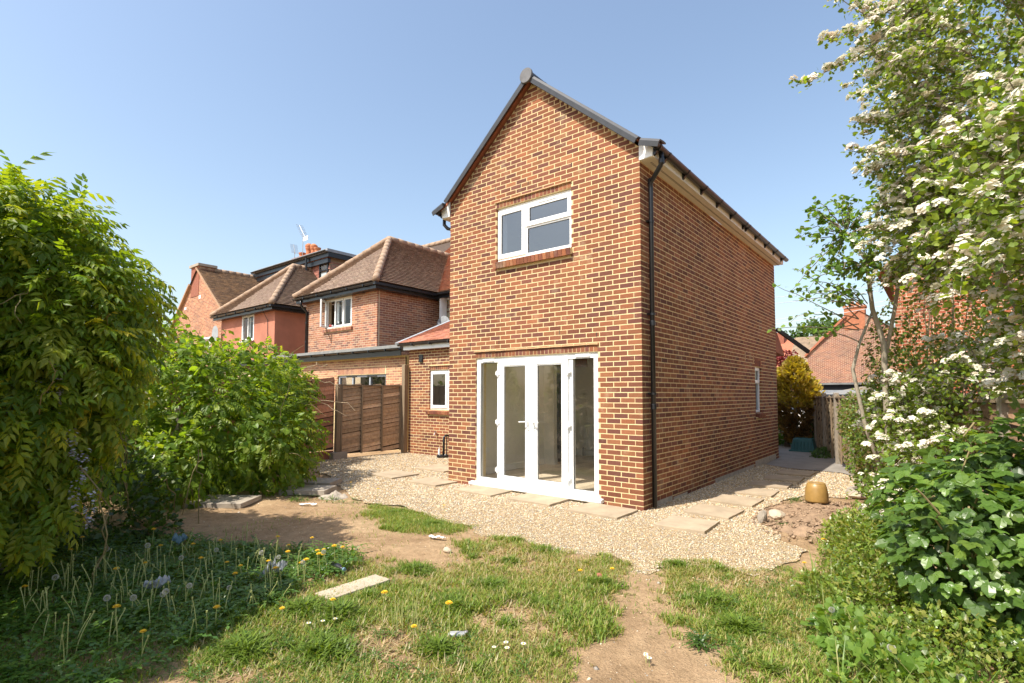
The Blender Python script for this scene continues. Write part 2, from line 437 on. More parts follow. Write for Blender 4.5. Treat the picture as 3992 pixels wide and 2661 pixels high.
# road beyond
mb = MB(); mb.add([(-60, 17, .012), (40, 17, .012), (40, 24, .012), (-60, 24, .012)], [(0, 1, 2, 3)])
M['asphalt'] = simple('asphalt', (.07, .07, .07), .9, .25, 6, .004, 120)
struct(mb.build('road', 'asphalt'))

# paving slabs
def slab(x0, x1, y0, y1, label, rot=0.0, z=.042, t=.045, mat='slab', name='paving_slab', grp='paving slabs laid as stepping stones on the gravel'):
    cx, cy = (x0+x1)/2, (y0+y1)/2; hx, hy = (x1-x0)/2, (y1-y0)/2
    mb = MB(); N = 7; pts = []
    for i in range(4):
        a = [(-hx, -hy), (hx, -hy), (hx, hy), (-hx, hy)][i]; b2 = [(-hx, -hy), (hx, -hy), (hx, hy), (-hx, hy)][(i+1) % 4]
        for k in range(N):
            f = k/N; j = random.uniform(-.004, .004)
            pts.append((a[0]+(b2[0]-a[0])*f+j, a[1]+(b2[1]-a[1])*f+j))
    mb.prism(pts, 'z', -t, 0)
    o = mb.build(name, mat, bev=.004); o.location = (cx, cy, z); o.rotation_euler = (random.uniform(-.012, .012), random.uniform(-.012, .012), R_(rot))
    return tag(o, label, 'paving slab', grp)
ROW = [(-.80, -.03, -.70, -.10, 'buff paving slab beside the gable corner, below the right door sidelight'),
       (-1.94, -1.16, -.60, -.01, 'buff paving slab in front of the french doors, centre of the row'),
       (-3.10, -2.28, -.60, -.00, 'buff paving slab below the left end of the white door sill'),
       (-4.36, -3.60, -.55, .05, 'buff paving slab next to the left edge of the gable wall'),
       (-5.62, -4.84, -.48, .18, 'buff paving slab furthest left on the gravel, nearest the hedge'),
       (-5.62, -4.70, .72, 1.38, 'buff paving slab half hidden behind the gable wall, near the drain')]
for x0, x1, y0, y1, l in ROW: slab(x0, x1, y0, y1, l, random.uniform(-1.5, 1.5))
SIDE = [(-.72, -.09, 'nearest large slab of the side path, right of the house corner'),
        (.20, .83, 'second slab of the side path from the camera, fully sunlit'),
        (1.17, 1.80, 'third slab of the side path, sunlit with its inner corner at the shadow edge'),
        (2.10, 2.72, 'fourth slab of the side path, half in the house shadow'),
        (3.02, 3.62, 'fifth slab of the side path, mostly in shadow beyond the gold pot'),
        (3.95, 4.55, 'sixth slab of the side path, in the shade of the house'),
        (4.85, 5.5, 'last separate slab of the side path before the concrete')]
for i, (y0, y1, l) in enumerate(SIDE): slab(.46+.02*i, 1.06+.025*i, y0, y1, l, random.uniform(-3, 3), z=.042)
slab(-.65, -.47, -4.54, -3.97, 'pale stone slab lying in the grass at the shadow edge', 0, z=.045, t=.06, grp='odd slabs')
M['palestone'] = simple('pale_stone', (.46, .38, .28), .95, .2, 4, .004, 90)
for o in C.objects:
    if o.get('label', '').startswith('pale stone slab'):
        o.data.materials[0] = M['palestone']; o.scale = (1.15, 1.0, 1)
slab(-5.35, -4.55, -3.75, -3.15, 'weathered concrete slab at the foot of the hedge, in shade', 38, z=.08, t=.07, mat='concrete', grp='odd slabs')
slab(-5.2, -4.45, -2.45, -1.95, 'concrete slab under the hedge edge beside the gravel', 35, z=.09, t=.08, mat='concrete', grp='odd slabs')
slab(-5.75, -5.05, -1.95, -1.45, 'sunlit concrete slab at the right end of the hedge', 32, z=.09, t=.08, mat='concrete', grp='odd slabs')

# heap of dug soil beside the gravel
def heap(name, cx, cy, rx, ry, h, label, mat='heapsoil'):
    N = 60; u = np.linspace(-1.15, 1.15, N); X, Y = np.meshgrid(u, u); r = np.hypot(X, Y)
    Q = np.column_stack([cx+X.ravel()*rx, cy+Y.ravel()*ry, 0*X.ravel()])
    edge = 1+.22*fbm(Q, 3, 2); rr = r.ravel()/edge
    f = np.clip(1-rr**2, -.3, 1)
    Z = h*np.sign(f)*np.abs(f)**.8*(1+.35*fbm(Q, 4, 1))+(.035*fbm(Q, 13, 3)+.018*fbm(Q, 31, 0))*np.clip(f*3, 0, 1)
    Q[:, 2] = Z
    ix = np.arange(N*N).reshape(N, N); F = np.stack([ix[:-1, :-1], ix[:-1, 1:], ix[1:, 1:], ix[1:, :-1]], -1).reshape(-1, 4)
    me = npmesh(name, Q, F); me.materials.append(M[mat]); me.shade_smooth()
    o = bpy.data.objects.new(name, me); C.objects.link(o); return tag(o, label, 'soil')
M['heapsoil'] = simple('dug_soil', (.33, .225, .145), .97, .38, 6, .02, 45, spec=.15)
heap('soil_heap', 2.05, 1.05, .74, 1.25, .075, 'low heap of dug brown soil around the gold pot')
n = 750; a = rng.uniform(0, 6.28, n); rr = np.sqrt(rng.random(n))*1.12
P = np.column_stack([2.05+.74*rr*np.cos(a), 1.05+1.3*rr*np.sin(a)])
cl = pebbles('soil_clods', P, rng.uniform(.010, .034, n), [(.33, .225, .145), (.38, .265, .175), (.26, .175, .115)], .015+.065*np.clip(1-rr**2, 0, 1))
tag(cl, 'lumps of dug soil lying over the heap', 'soil', kind='stuff')
cl.data.materials[0] = attrmat('clod_soil', .97, 30, .3, .01, 80, spec=.15)
heap('rubble_pile', -4.25, -2.1, .26, .2, .07, 'small grey pile of rubble beside the hedge corner', 'concrete')
# ================================================================ MAIN HOUSE
BL, BH = .2265, .075
W = 17*BL-.01; L = 7.9
BPAL = [(.235, .086, .043), (.262, .102, .050), (.198, .071, .040), (.285, .118, .056), (.15, .057, .041), (.22, .082, .047), (.175, .065, .043), (.27, .098, .046)]
def jit(p=.0008): return random.uniform(-p, p)
def rows_of(length, k, z0, corner0, corner1, openings, BLn=BL, offset=0.0):
    """stretcher bond row: list of (u0,u1)"""
    out = []; full = (k % 2 == 1); u = 0.0
    half = BLn/2-.005
    segs = []
    if full: segs = [(i*BLn, i*BLn+BLn-.015) for i in range(int(length/BLn)+2)]
    else: segs = [(0, half)]+[(half+.01+i*BLn, half+.01+i*BLn+BLn-.015) for i in range(int(length/BLn)+2)]
    zc = z0+.0325
    for a, b in segs:
        if a > length-.02: continue
        b = min(b, length); parts = [(a, b)]
        for (o0, o1, oz0, oz1) in openings:
            o0, o1 = o0+.003, o1-.003
            if oz0-.02 < zc < oz1+.0:
                np_ = []
                for s, e in parts:
                    if e <= o0 or s >= o1: np_.append((s, e)); continue
                    if s < o0-.03: np_.append((s, o0))
                    if e > o1+.03: np_.append((o1, e))
                parts = np_
        out += parts
    return out
house = thing('brick_house', 'two storey red brick gabled house with white french doors', 'house', (-1.92, 4, 0))
# --- wall cores (the mortar plane lies 7 mm behind the brick faces)
DX0, DX1, DZ1 = -3.17, -.70, 2.25
WX0, WX1, WZ0, WZ1 = -2.70, -1.155, 3.9, 4.85
APX, APZ, SL = -1.92, 6.82, .865
gz = lambda x: APZ-SL*abs(x-APX)
mb = MB(); a, b = .0025, .28
mb.box(-W+.0025, DX0, a, b, -.3, DZ1); mb.box(DX1, -.0025, a, b, -.3, DZ1); mb.box(DX0, DX1, a+.02, b, -.3, .05)
mb.box(-W+.0025, -.0025, a, b, DZ1, WZ0); mb.box(-W+.0025, WX0, a, b, WZ0, WZ1); mb.box(WX1, -.0025, a, b, WZ0, WZ1)
mb.prism([(-W+.0025, WZ1), (-.0025, WZ1), (-.0025, gz(0)), (APX, APZ), (-W+.0025, gz(-W))], 'y', a, b)
gable = mb.build('gable_wall', 'mortar', house)
SW0, SW1, SWZ0, SWZ1 = 5.84, 6.38, 1.2, 2.25
mb = MB(); a, b = -.28, -.0025
mb.box(a, b, .28, SW0, -.3, 4.95); mb.box(a, b, SW1, L-.0025, -.3, 4.95); mb.box(a, b, SW0, SW1, -.3, SWZ0); mb.box(a, b, SW0, SW1, SWZ1, 4.95)
sidew = mb.build('side_wall', 'mortar', house)
mb = MB(); mb.box(-W, -W+.28, .28, 2.6, -.3, 4.95); mb.box(-W, -W+.28, 4.6, L, -.3, 4.95); mb.box(-W, -W+.28, 2.6, 4.6, 2.3, 4.95)
mb.box(-W+.28, -.28, L-.28, L-.0025, -.3, 4.95)
mb.prism([(-W+.01, 4.95), (-.01, 4.95), (-.01, gz(0)), (APX, APZ), (-W+.01, gz(-W))], 'y', L-.28, L-.01)
M['brickplain'] = simple('plain_brick', (.28, .10, .06), .9, .3, 14, .004, 60)
mb.build('rear_wall', 'brickplain', house)
# --- bricks
g_mats = []; s_mats = []
def gbrick(x0, x1, z, y1=.1, h=.0600):
    return frame4((x0, jit(.0007), z+jit(.001)), (x1-x0, 0, 0), (0, y1, 0), (0, 0, h))
nrow = int(APZ/BH)+1
for k in range(0, nrow):
    z = k*BH
    ops = [(-DX1, -DX0, .03, DZ1+.10), (-WX1, -WX0, WZ0-.13, WZ1+.1)]
    lim = (APZ-(z+.045))/SL       # half width of the gable at this height
    for u0, u1 in rows_of(W, k, z, 0, 0, ops):
        x1, x0 = -u0, -u1
        if z > gz(0)-.1:
            x0 = max(x0, APX-lim); x1 = min(x1, APX+lim)
            if x1-x0 < .03: continue
        d = .1
        if u0 == 0: d = .1032 if k % 2 else .2165
        g_mats.append(gbrick(x0, x1, z, d))
for k in range(-1, 66):
    z = k*BH; full_side = (k % 2 == 0)
    st = .2265 if full_side else .1132
    y = st
    lay = []
    while y < L-.02:
        lay.append((y, min(y+BL-.015, L))); y += BL
    for y0, y1 in lay:
        zc = z+.03
        if SWZ0-.13 < zc < SWZ1+.1 and y1 > SW0 and y0 < SW1:
            if y0 < SW0-.03: y1 = SW0+.003
            elif y1 > SW1+.03: y0 = SW1-.003
            else: continue
        xo = jit(.0007); s_mats.append(frame4((-.1, y0, z+jit(.001)), (.1+xo, 0, 0), (0, y1-y0, 0), (0, 0, .0600)))
pieces('brick', g_mats, BPAL, 'brick', gable, 300, restname='brickwork')
SPAL = BPAL+[(.27, .105, .06), (.24, .09, .055)]
pieces('brick', s_mats, SPAL, 'brick', sidew, 300, restname='brickwork')
# pale cement smears along the foot of the side wall
M['cement'] = simple('pale_cement', (.46, .41, .34), .95, .3, 8, .006, 50)
for y0_, y1_, zt in ((.42, 1.0, .075), (1.05, 1.62, .045), (3.0, 5.6, .085), (5.7, 7.6, .14)):
    mb = MB(); mb.box(-.02, .004, y0_, y1_, -.02, zt); mb.build('cement_smear', 'cement', sidew)
# --- soldier courses over openings, drip strips, brick sills
def soldiers(x0, x1, z0, z1, y0, depth, parent, name='lintel_brick', pal=BPAL, pitch=.0755):
    n = max(1, round((x1-x0)/pitch)); p = (x1-x0)/n
    mats = [frame4((x0+i*p+.004, y0+jit(.001), z0), (p-.009, 0, 0), (0, depth, 0), (0, 0, z1-z0)) for i in range(n)]
    pieces(name, mats, pal, 'brick', parent, 300)
soldiers(DX0, DX1, DZ1+.008, DZ1+.098, -.001, .1, gable)
soldiers(WX0, WX1, WZ1+.006, WZ1+.088, -.001, .1, gable)
def drip(x0, x1, z):
    mb = MB(); N = 36; t = []; bt = []
    for i in range(N+1):
        x = x0+(x1-x0)*i/N; q = np.array([[x*3, z, 0.]]); w_ = .026+.006*float(fbm(q, 3, 1)[0]); zz = z+.004*float(fbm(q, 5, 2)[0])
        t += [(x, -w_, zz), (x, -w_*.9, zz+.018), (x, .02, zz+.022), (x, .02, zz)]
    fs = []
    for i in range(N):
        for k in range(4): fs.append((4*i+k, 4*i+(k+1) % 4, 4*i+4+(k+1) % 4, 4*i+4+k))
    fs += [(0, 1, 2, 3), (4*N+3, 4*N+2, 4*N+1, 4*N)]
    mb.add(t, fs); return mb
drip(DX0-.03, DX1+.01, DZ1+.105).build('drip_strip', 'lintel', house)
drip(WX0-.03, WX1+.01, WZ1+.095).build('drip_strip', 'lintel', house)
def brick_sill(x0, x1, ztop, zbot, out, parent, axis='x', pal=BPAL, xface=0.0):
    n = round((x1-x0)/.0755); p = (x1-x0)/n; mats = []
    for i in range(n):
        u = x0+i*p
        if axis == 'x': mats.append(frame4((u+.004, -out, zbot), (p-.008, 0, 0), (0, out+.06, .03), (0, -.012, ztop-zbot-.03)))
        else: mats.append(frame4((xface+out, u+.004, zbot), (0, p-.008, 0), (-out-.06, 0, .03), (.012, 0, ztop-zbot-.03)))
    pieces('sill_brick', mats, [tuple(min(1, c*1.15) for c in q) for q in pal], 'brick', parent, 300)
    mb = MB()
    if axis == 'x': mb.prism([(-out+.006, zbot+.006), (.05, zbot+.03), (.05, ztop-.012), (-out-.004, ztop-.036)], 'x', x0+.003, x1-.003)
    else: mb.prism([(xface+out-.006, zbot+.006), (xface-.05, zbot+.03), (xface-.05, ztop-.012), (xface+out+.004, ztop-.036)], 'y', x0+.003, x1-.003)
    mb.build('sill_mortar', 'mortar', parent)
brick_sill(WX0-.02, WX1+.02, WZ0+.01, WZ0-.125, .065, gable)
brick_sill(SW0-.03, SW1+.03, SWZ0+.01, SWZ0-.12, .065, sidew, 'y')
# soldiers over side window
mats = [frame4((-.1, SW0+.004+i*.077, SWZ1+.008), (.1, 0, 0), (0, .068, 0), (0, 0, .2)) for i in range(7)]
pieces('lintel_brick', mats, BPAL, 'brick', sidew, 300)
# weep slots in the brickwork
for x, z in ((-3.3, 2.47), (-2.63, 2.47), (-1.38, 2.55), (-.72, 2.47), (-2.72, 5.18), (-2.16, 5.1), (-2.0, 5.1), (-1.15, 5.18)): 
    mb = MB(); mb.box(x-.005, x+.005, -.0015, .02, z, z+.065); mb.build('weep_hole', 'dark', gable)

# --- casement helper: frame ring of four bars in an X-Z (or Y-Z) plane
def ring(mb, a0, a1, z0, z1, w, d0, d1, ax='x', wb=None):
    wb = wb or w
    def bx(u0, u1, q0, q1):
        if ax == 'x': mb.box(u0, u1, d0, d1, q0, q1)
        else: mb.box(d0, d1, u0, u1, q0, q1)
    bx(a0, a0+w, z0, z1); bx(a1-w, a1, z0, z1); bx(a0+w, a1-w, z1-w, z1); bx(a0+w, a1-w, z0, z0+wb)
def pane(a0, a1, z0, z1, d, mat, parent, ax='x', name='pane'):
    mb = MB()
    if ax == 'x': mb.add([(a0, d, z0), (a1, d, z0), (a1, d, z1), (a0, d, z1)], [(0, 1, 2, 3)])
    else: mb.add([(d, a0, z0), (d, a1, z0), (d, a1, z1), (d, a0, z1)], [(0, 1, 2, 3)])
    return mb.build(name, mat, parent)
def gasket(a0, a1, z0, z1, d0, d1, parent, ax='x', w=.006):
    mb = MB(); ring(mb, a0-.001, a1+.001, z0-.001, z1+.001, w, d0, d1, ax); return mb.build('gasket', 'black', parent)
# --- upper window
mb = MB(); ring(mb, WX0+.006, WX1-.006, WZ0+.012, WZ1-.004, .055, .045, .11)
mb.box(-2.115, -2.045, .047, .108, WZ0+.067, WZ1-.059); mb.box(-2.045, WX1-.059, .047, .108, 4.385, 4.43)
win = mb.build('upper_window', 'upvc', house, bev=.004)
mb = MB(); ring(mb, -2.685, -2.085, 3.955, 4.80, .078, .028, .062); mb.build('sash', 'upvc', win, bev=.006)
mb = MB(); ring(mb, -2.075, -1.17, 4.415, 4.80, .078, .028, .062); mb.build('sash', 'upvc', win, bev=.006)
mb = MB(); mb.box(-1.83, -1.43, .018, .03, 4.765, 4.785); mb.box(-2.0, -1.9, .024, .028, 4.77, 4.78); mb.build('trickle_vent', 'upvc', win)
pane(-2.607, -2.163, 4.033, 4.722, .05, 'glass', win); pane(-1.997, -1.248, 4.493, 4.722, .05, 'glass', win); pane(-2.045, -1.214, 3.967, 4.385, .07, 'glass', win)
gasket(-2.607, -2.163, 4.033, 4.722, .046, .049, win); gasket(-1.997, -1.248, 4.493, 4.722, .046, .049, win); gasket(-2.045, -1.214, 3.967, 4.385, .062, .066, win)
# --- french doors
mb = MB(); y0, y1 = .04, .11
ring(mb, DX0+.006, DX1-.006, .085, DZ1-.003, .085, y0-.012, y1)
mb.box(-2.70, -2.645, y0+.002, y1-.002, .14, 2.19); mb.box(-1.255, -1.165, y0+.002, y1-.002, .14, 2.19)
doors = mb.build('french_doors', 'upvc', house, bev=.003)
mb = MB(); mb.prism([(.10, .045), (-.075, .032), (-.085, .045), (-.085, .085), (.02, .098), (.10, .098)], 'x', DX0-.08, DX1+.08); mb.build('door_sill', 'upvc', doors, bev=.003)
for (a0, a1, hx) in ((-2.655, -1.957, -2.66), (-1.953, -1.245, -1.24)):
    mb = MB(); ring(mb, a0, a1, .125, 2.205, .108, .012, .075); leaf = mb.build('door_leaf', 'upvc', doors, bev=.007)
    mb = MB(); ring(mb, a0+.108, a1-.108, .233, 2.097, .014, .022, .06); mb.build('glazing_bead', 'upvc', leaf)
    pane(a0+.12, a1-.12, .245, 2.085, .045, 'glass_door', leaf); gasket(a0+.122, a1-.122, .247, 2.083, .040, .044, leaf, w=.005)
    for hz in (.33, 1.14, 1.97):
        mb = MB(); mb.lathe([(.016, -.055), (.016, .055)], (hx, .005, hz), 10); mb.box(hx-.045, hx+.045, -.002, .012, hz-.028, hz+.035); mb.build('hinge', 'upvc', leaf)
    s = 1 if hx < -2 else -1; cx = -2.012 if s == 1 else -1.895
    mb = MB(); mb.box(cx-.016, cx+.016, -.002, .012, 1.03, 1.27); mb.tube([(cx, .0, 1.165), (cx, -.045, 1.165), (cx-s*.02, -.055, 1.165), (cx-s*.14, -.055, 1.16)], .011, 8)
    mb.lathe([(.012, -.004), (.012, .004)], (cx, -.004, 1.075), 8, 'y'); mb.build('handle', 'upvc', leaf, smooth=False)
mb = MB(); mb.box(-1.965, -1.945, .002, .012, .14, 2.19); mb.build('meeting_strip', 'upvc', doors)
for a0, a1 in ((DX0+.091, -2.70), (-1.165, DX1-.091)):
    pane(a0, a1, .17, 2.162, .07, 'glass_door', doors, name='sidelight'); gasket(a0+.001, a1-.001, .171, 2.161, .062, .066, doors, w=.007)
    mb = MB(); mb.box((a0+a1)/2-.13, (a0+a1)/2+.13, .012, .03, 2.185, 2.222); mb.build('trickle_vent', 'upvc', doors)
# --- side window
mb = MB(); ring(mb, SW0+.003, SW1-.003, SWZ0+.012, SWZ1-.003, .055, -.115, -.05, 'y'); mb.box(-.113, -.052, SW0+.058, SW1-.058, 1.87, 1.92)
sw = mb.build('side_window', 'upvc', house, bev=.003)
mb = MB(); ring(mb, SW0+.03, SW1-.03, 1.89, 2.225, .06, -.07, -.035, 'y'); mb.build('sash', 'upvc', sw)
pane(SW0+.09, SW1-.09, 1.95, 2.165, -.06, 'glass', sw, 'y'); pane(SW0+.058, SW1-.058, SWZ0+.067, 1.87, -.08, 'glass', sw, 'y')
# --- interior seen through the doors
mb = MB(); e = .004
mb.box(-W+.28, -W+.3, .285, 2.6, .09, 2.5); mb.box(-.3, -.281, .285, 4.5, .09, 2.5); mb.box(-8.0, -.281, 4.5, 4.56, .09, 2.5)
mb.box(-3.98, -3.28, 2.6, 2.72, .09, 2.5); mb.box(-W+.3, -.3, .2805, .2895, .09, .0915)
mb.box(-W+.3, DX0-.02, .2805, .30, .09, 2.5); mb.box(DX1+.02, -.3, .2805, .30, .09, 2.5)
mb.box(-W+.28, -.281, .285, 4.6, 2.5, 2.6); mb.box(-8.0, -W+.279, 2.81, 4.6, 2.5, 2.6)
mb.box(-8.0, -7.9, 2.8, 4.5, .09, 2.5)
room = mb.build('room', 'interior', house)
mb = MB(); mb.box(-W+.3, -W+.315, .3, 2.6, .1, .22); mb.box(-7.9, -.3, 4.484, 4.499, .1, .24); mb.box(-3.28, -3.265, 2.6, 2.72, .1, .22); mb.build('skirting', 'upvc', room)
mb = MB(); mb.box(-W+.28, -.281, .2, 4.6, -.1, .09); mb.box(-8.0, -W+.279, 2.81, 4.6, -.1, .09); mb.build('floor_base', 'dark', room)
fl = []
for i in range(40):
    x = -7.9+i*.192; y = .26-(i % 3)*.4
    while y < 4.5:
        ya, yb = max(y, .26), min(y+1.2, 4.49)
        if x > -.45: break
        if yb > ya+.05 and (x > -3.6 or ya > 2.8): fl.append(frame4((x, ya, .0905), (.189, 0, 0), (0, yb-ya-.002, 0), (0, 0, .009)))
        y += 1.2
pieces('floor_plank', fl, [(.58, .50, .39), (.62, .54, .43), (.54, .46, .36), (.66, .58, .47)], 'laminate', room, 300)
mb = MB()
mb.box(-3.62, -2.5, 4.40, 4.44, .26, .90)
rad = mb.build('radiator', 'upvc', bev=.008); tag(rad, 'white panel radiator on the far wall behind the glass doors', 'radiator')
mb = MB()
for i in range(27): mb.box(-3.6+i*.0405, -3.6+i*.0405+.02, 4.388, 4.402, .30, .86)
mb.build('fins', 'upvc', rad)
mb = MB(); mb.tube([(-3.66, 4.42, .1), (-3.66, 4.42, .3), (-3.62, 4.42, .3)], .012, 8); mb.build('valve', 'black', rad)
mb = MB(); mb.box(-4.62, -4.35, 4.478, 4.499, .1, 2.15); mb.build('doorway_shade', 'dark', room)  # near-black panel on the wall, painted shade for an open doorway
mb = MB(); mb.box(-W+.3, -W+.31, .62, .78, .5, .6); mb.build('wall_socket', 'upvc', room)
# upstairs room
mb = MB(); mb.box(-W+.28, -.28, .285, 3.6, 2.62, 2.66); mb.box(-W+.28, -.28, .285, 3.6, 4.93, 4.97); mb.box(-W+.28, -.28, 3.6, 3.66, 2.62, 4.95)
mb.box(-W+.28, -W+.3, .285, 3.6, 2.62, 4.95); mb.box(-.3, -.282, .285, 3.6, 2.62, 4.95)
mb.box(WX0+.001, WX0+.012, .112, .284, WZ0+.01, WZ1-.01); mb.box(WX1-.012, WX1-.001, .112, .284, WZ0+.01, WZ1-.01); mb.box(WX0+.012, WX1-.012, .112, .284, WZ1-.02, WZ1-.008); mb.box(WX0+.012, WX1-.012, .112, .33, WZ0+.0, WZ0+.012)
mb.build('upstairs_room', 'interior', house)

# --- roof: stepped tile courses on each slope (seen only at the verge)
def slope_roof(side, name):
    n = 26; pts = []
    x0 = APX; z0 = APZ+.125; x1 = APX+side*(1.98); z1 = z0-SL*1.98
    prof = []
    for i in range(n):
        f0, f1 = i/n, (i+1)/n
        prof += [(x0+(x1-x0)*f0, z0+(z1-z0)*f0+.0), (x0+(x1-x0)*f1, z0+(z1-z0)*f1+.016)]
    xe = x1+side*.27; ze = z1-.14
    prof += [(x1, z1), (x1+side*.13, z1-.055), (xe, ze)]
    bot = [(xe, ze-.03), (x1, z1-.05), (x0, z0-.06)]
    mb = MB(); mb.prism(prof+bot, 'y', -.04, L+.05); return mb.build(name, 'clayroof', house)
M['clayroof'] = simple('clay_roof', (.40, .14, .075), .85, .3, 14, .004, 60)
slope_roof(1, 'roof_slope'); slope_roof(-1, 'roof_slope')
for side in (1, -1):
    z0 = APZ+.105
    a = Vector((APX+side*.06, 0, z0-.05)); b = Vector((APX+side*1.96, 0, z0-SL*1.96+.0)); dr = (b-a).normalized(); nn = Vector((-dr.z*side, 0, dr.x*side)); nn = nn if nn.z > 0 else -nn
    def cap(p, q, name):
        mb = MB()
        prof = [(-.145, -.088), (-.155, -.02), (-.13, .018), (-.03, .03), (.06, .03), (.06, .01), (-.125, .0), (-.13, -.088)]
        vs = []
        for P_ in (p, q):
            for (yy, hh) in prof: vs.append(P_+nn*hh+Vector((0, yy, 0)))
        k = len(prof); mb.add(vs, [tuple(range(k)), tuple(range(2*k-1, k-1, -1))]+[(i, k+i, k+(i+1) % k, (i+1) % k) for i in range(k)])
        return mb.build(name, 'verge', house)
    cap(a, b, 'verge_cap')
    d2 = Vector((side*.93, 0, -.34)).normalized(); nn = Vector((.34*side, 0, .93)).normalized()
    c = b+Vector((side*.04, 0, -.035)); cap(c, c+d2*.30, 'verge_end')
mb = MB(); mb.lathe([(.120, -.18), (.126, -.17), (.126, -.145)], (APX, 0, APZ+.06), 28, 'y'); mb.build('ridge_end_cap', 'ridge', house, smooth=False)
for i in range(18):
    mb = MB(); y = -.165+i*.45; N = 12; vs = []; 
    for yy in (y, y+.455):
        for k in range(N+1):
            an = math.pi*(-.08+1.16*k/N); r = .108+.004*(i % 2); vs.append((APX+r*math.cos(an), yy, APZ+.05+r*math.sin(an)))
    mb.add(vs, [(k, k+1, N+2+k, N+1+k) for k in range(N)]); mb.build('ridge_tile', 'verge', house, smooth=True)
# --- eaves: white box ends, soffit, fascia, gutter, brackets, downpipe
for side, xw in ((1, 0.0), (-1, -W)):
    mb = MB(); s = side
    mb.prism([(xw+s*.002, 4.95), (xw+s*.20, 4.96), (xw+s*.215, 5.06), (xw+s*.215, 5.13), (xw+s*.002, 5.30)], 'y', -.025, .0); mb.build('box_end', 'upvc', house)
    mb = MB(); mb.box(min(xw, xw+s*.2), max(xw, xw+s*.2), .0, L+.02, 4.952, 4.962); so_ = mb.build('soffit', 'upvc_warm', house)
    mb = MB(); mb.box(min(xw+s*.2, xw+s*.215), max(xw+s*.2, xw+s*.215), .0, L+.02, 4.95, 5.13); mb.build('fascia', 'upvc_warm', house)
    mb = MB()
    for i in range(150):
        y = .15+i*.052
        mb.box(min(xw+s*.09, xw+s*.12), max(xw+s*.09, xw+s*.12), y, y+.034, 4.9495, 4.9515)
    M.setdefault('ventgrey', simple('soffit_vent', (.34, .31, .26), .7, .1, 9)); mb.build('soffit_vents', 'ventgrey', so_)
    gx_ = xw+s*.275; N = 10
    def gut(y0, y1, r, name, capped=False, mat='black'):
        mb = MB(); vs = []
        for yy in (y0, y1):
            for rr in (r, r-.006):
                for k in range(N+1):
                    an = math.pi*(1+k/N); vs.append((gx_+rr*math.cos(an), yy, 5.085+rr*math.sin(an)))
        n1 = N+1; fs = []
        for k in range(N):
            fs.append((k, k+1, 2*n1+k+1, 2*n1+k)); fs.append((n1+k, 3*n1+k, 3*n1+k+1, n1+k+1)); fs.append((k, n1+k, n1+k+1, k+1)); fs.append((2*n1+k, 2*n1+k+1, 3*n1+k+1, 3*n1+k))
        mb.add(vs, fs)
        if capped: mb.add([vs[k] for k in range(n1)], [tuple(range(n1))])
        return mb.build(name, mat, house)
    gut(-.10, L+.1, .058, 'gutter', True)
    for yb in (-.02, .30, 1.05, 1.85, 2.65, 3.45, 4.25, 4.45, 5.2, 6.0, 6.8, 7.6):
        g = gut(yb, yb+.045, .068, 'gutter_bracket'); 
        mb = MB(); mb.prism([(xw+s*.216, 5.10), (xw+s*.216, 4.965), (xw+s*.24, 4.975), (gx_, 5.02), (xw+s*.24, 5.06)], 'y', yb+.0, yb+.045); mb.build('bracket_foot', 'black', g)
mb = MB(); px_ = .058
mb.tube([(.275, .12, 5.03), (.275, .12, 4.90), (.26, .13, 4.86), (.10, .21, 4.72), (px_, .23, 4.69), (px_, .235, 4.6), (px_, .235, .03)], .034, 14)
dp = mb.build('downpipe', 'black', house, smooth=True)
for z in (4.70, 4.90, 2.62, 1.43): 
    mb = MB(); mb.lathe([(.038, 0), (.041, .01), (.041, .07), (.038, .08)], (px_ if z < 4.85 else .275, .235 if z < 4.85 else .12, z-.03), 14); mb.build('pipe_collar', 'black', dp)
for z in (.06+1.55, 2.75, 4.1):
    mb = MB(); mb.lathe([(.042, 0), (.042, .03)], (px_, .235, z), 14); mb.box(-.005, px_-.02, .175, .285, z+.004, z+.026); mb.build('pipe_clip', 'black', dp)
mb = MB(); mb.tube([(-W-.27, .1, 5.03), (-W-.27, .1, 4.88), (-W-.2, .12, 4.80), (-W-.05, .2, 4.74), (-W-.05, .22, 3.0)], .034, 12); mb.build('downpipe', 'black', house, smooth=True)
# --- sloping black trim of the front porch roof past the far corner
mb = MB(); mb.bar((.02, 7.93, 3.3), (.62, 8.6, 2.72), .07, .09); mb.build('porch_trim', 'black', house)
mb = MB(); mb.prism([(7.95, 2.72), (8.9, 2.66), (8.9, 2.72), (7.95, 3.34)], 'x', -1.4, -.02); mb.build('porch_roof', 'clayroof', house)
# small terracotta vents
mb = MB(); mb.box(-.02, .004, 5.05, 5.12, 2.35, 2.55); mb.build('wall_vent', 'lintel', house)
mb = MB(); mb.box(-.02, .004, 5.7, 5.76, 2.32, 2.5); mb.build('wall_vent', 'lintel', house)

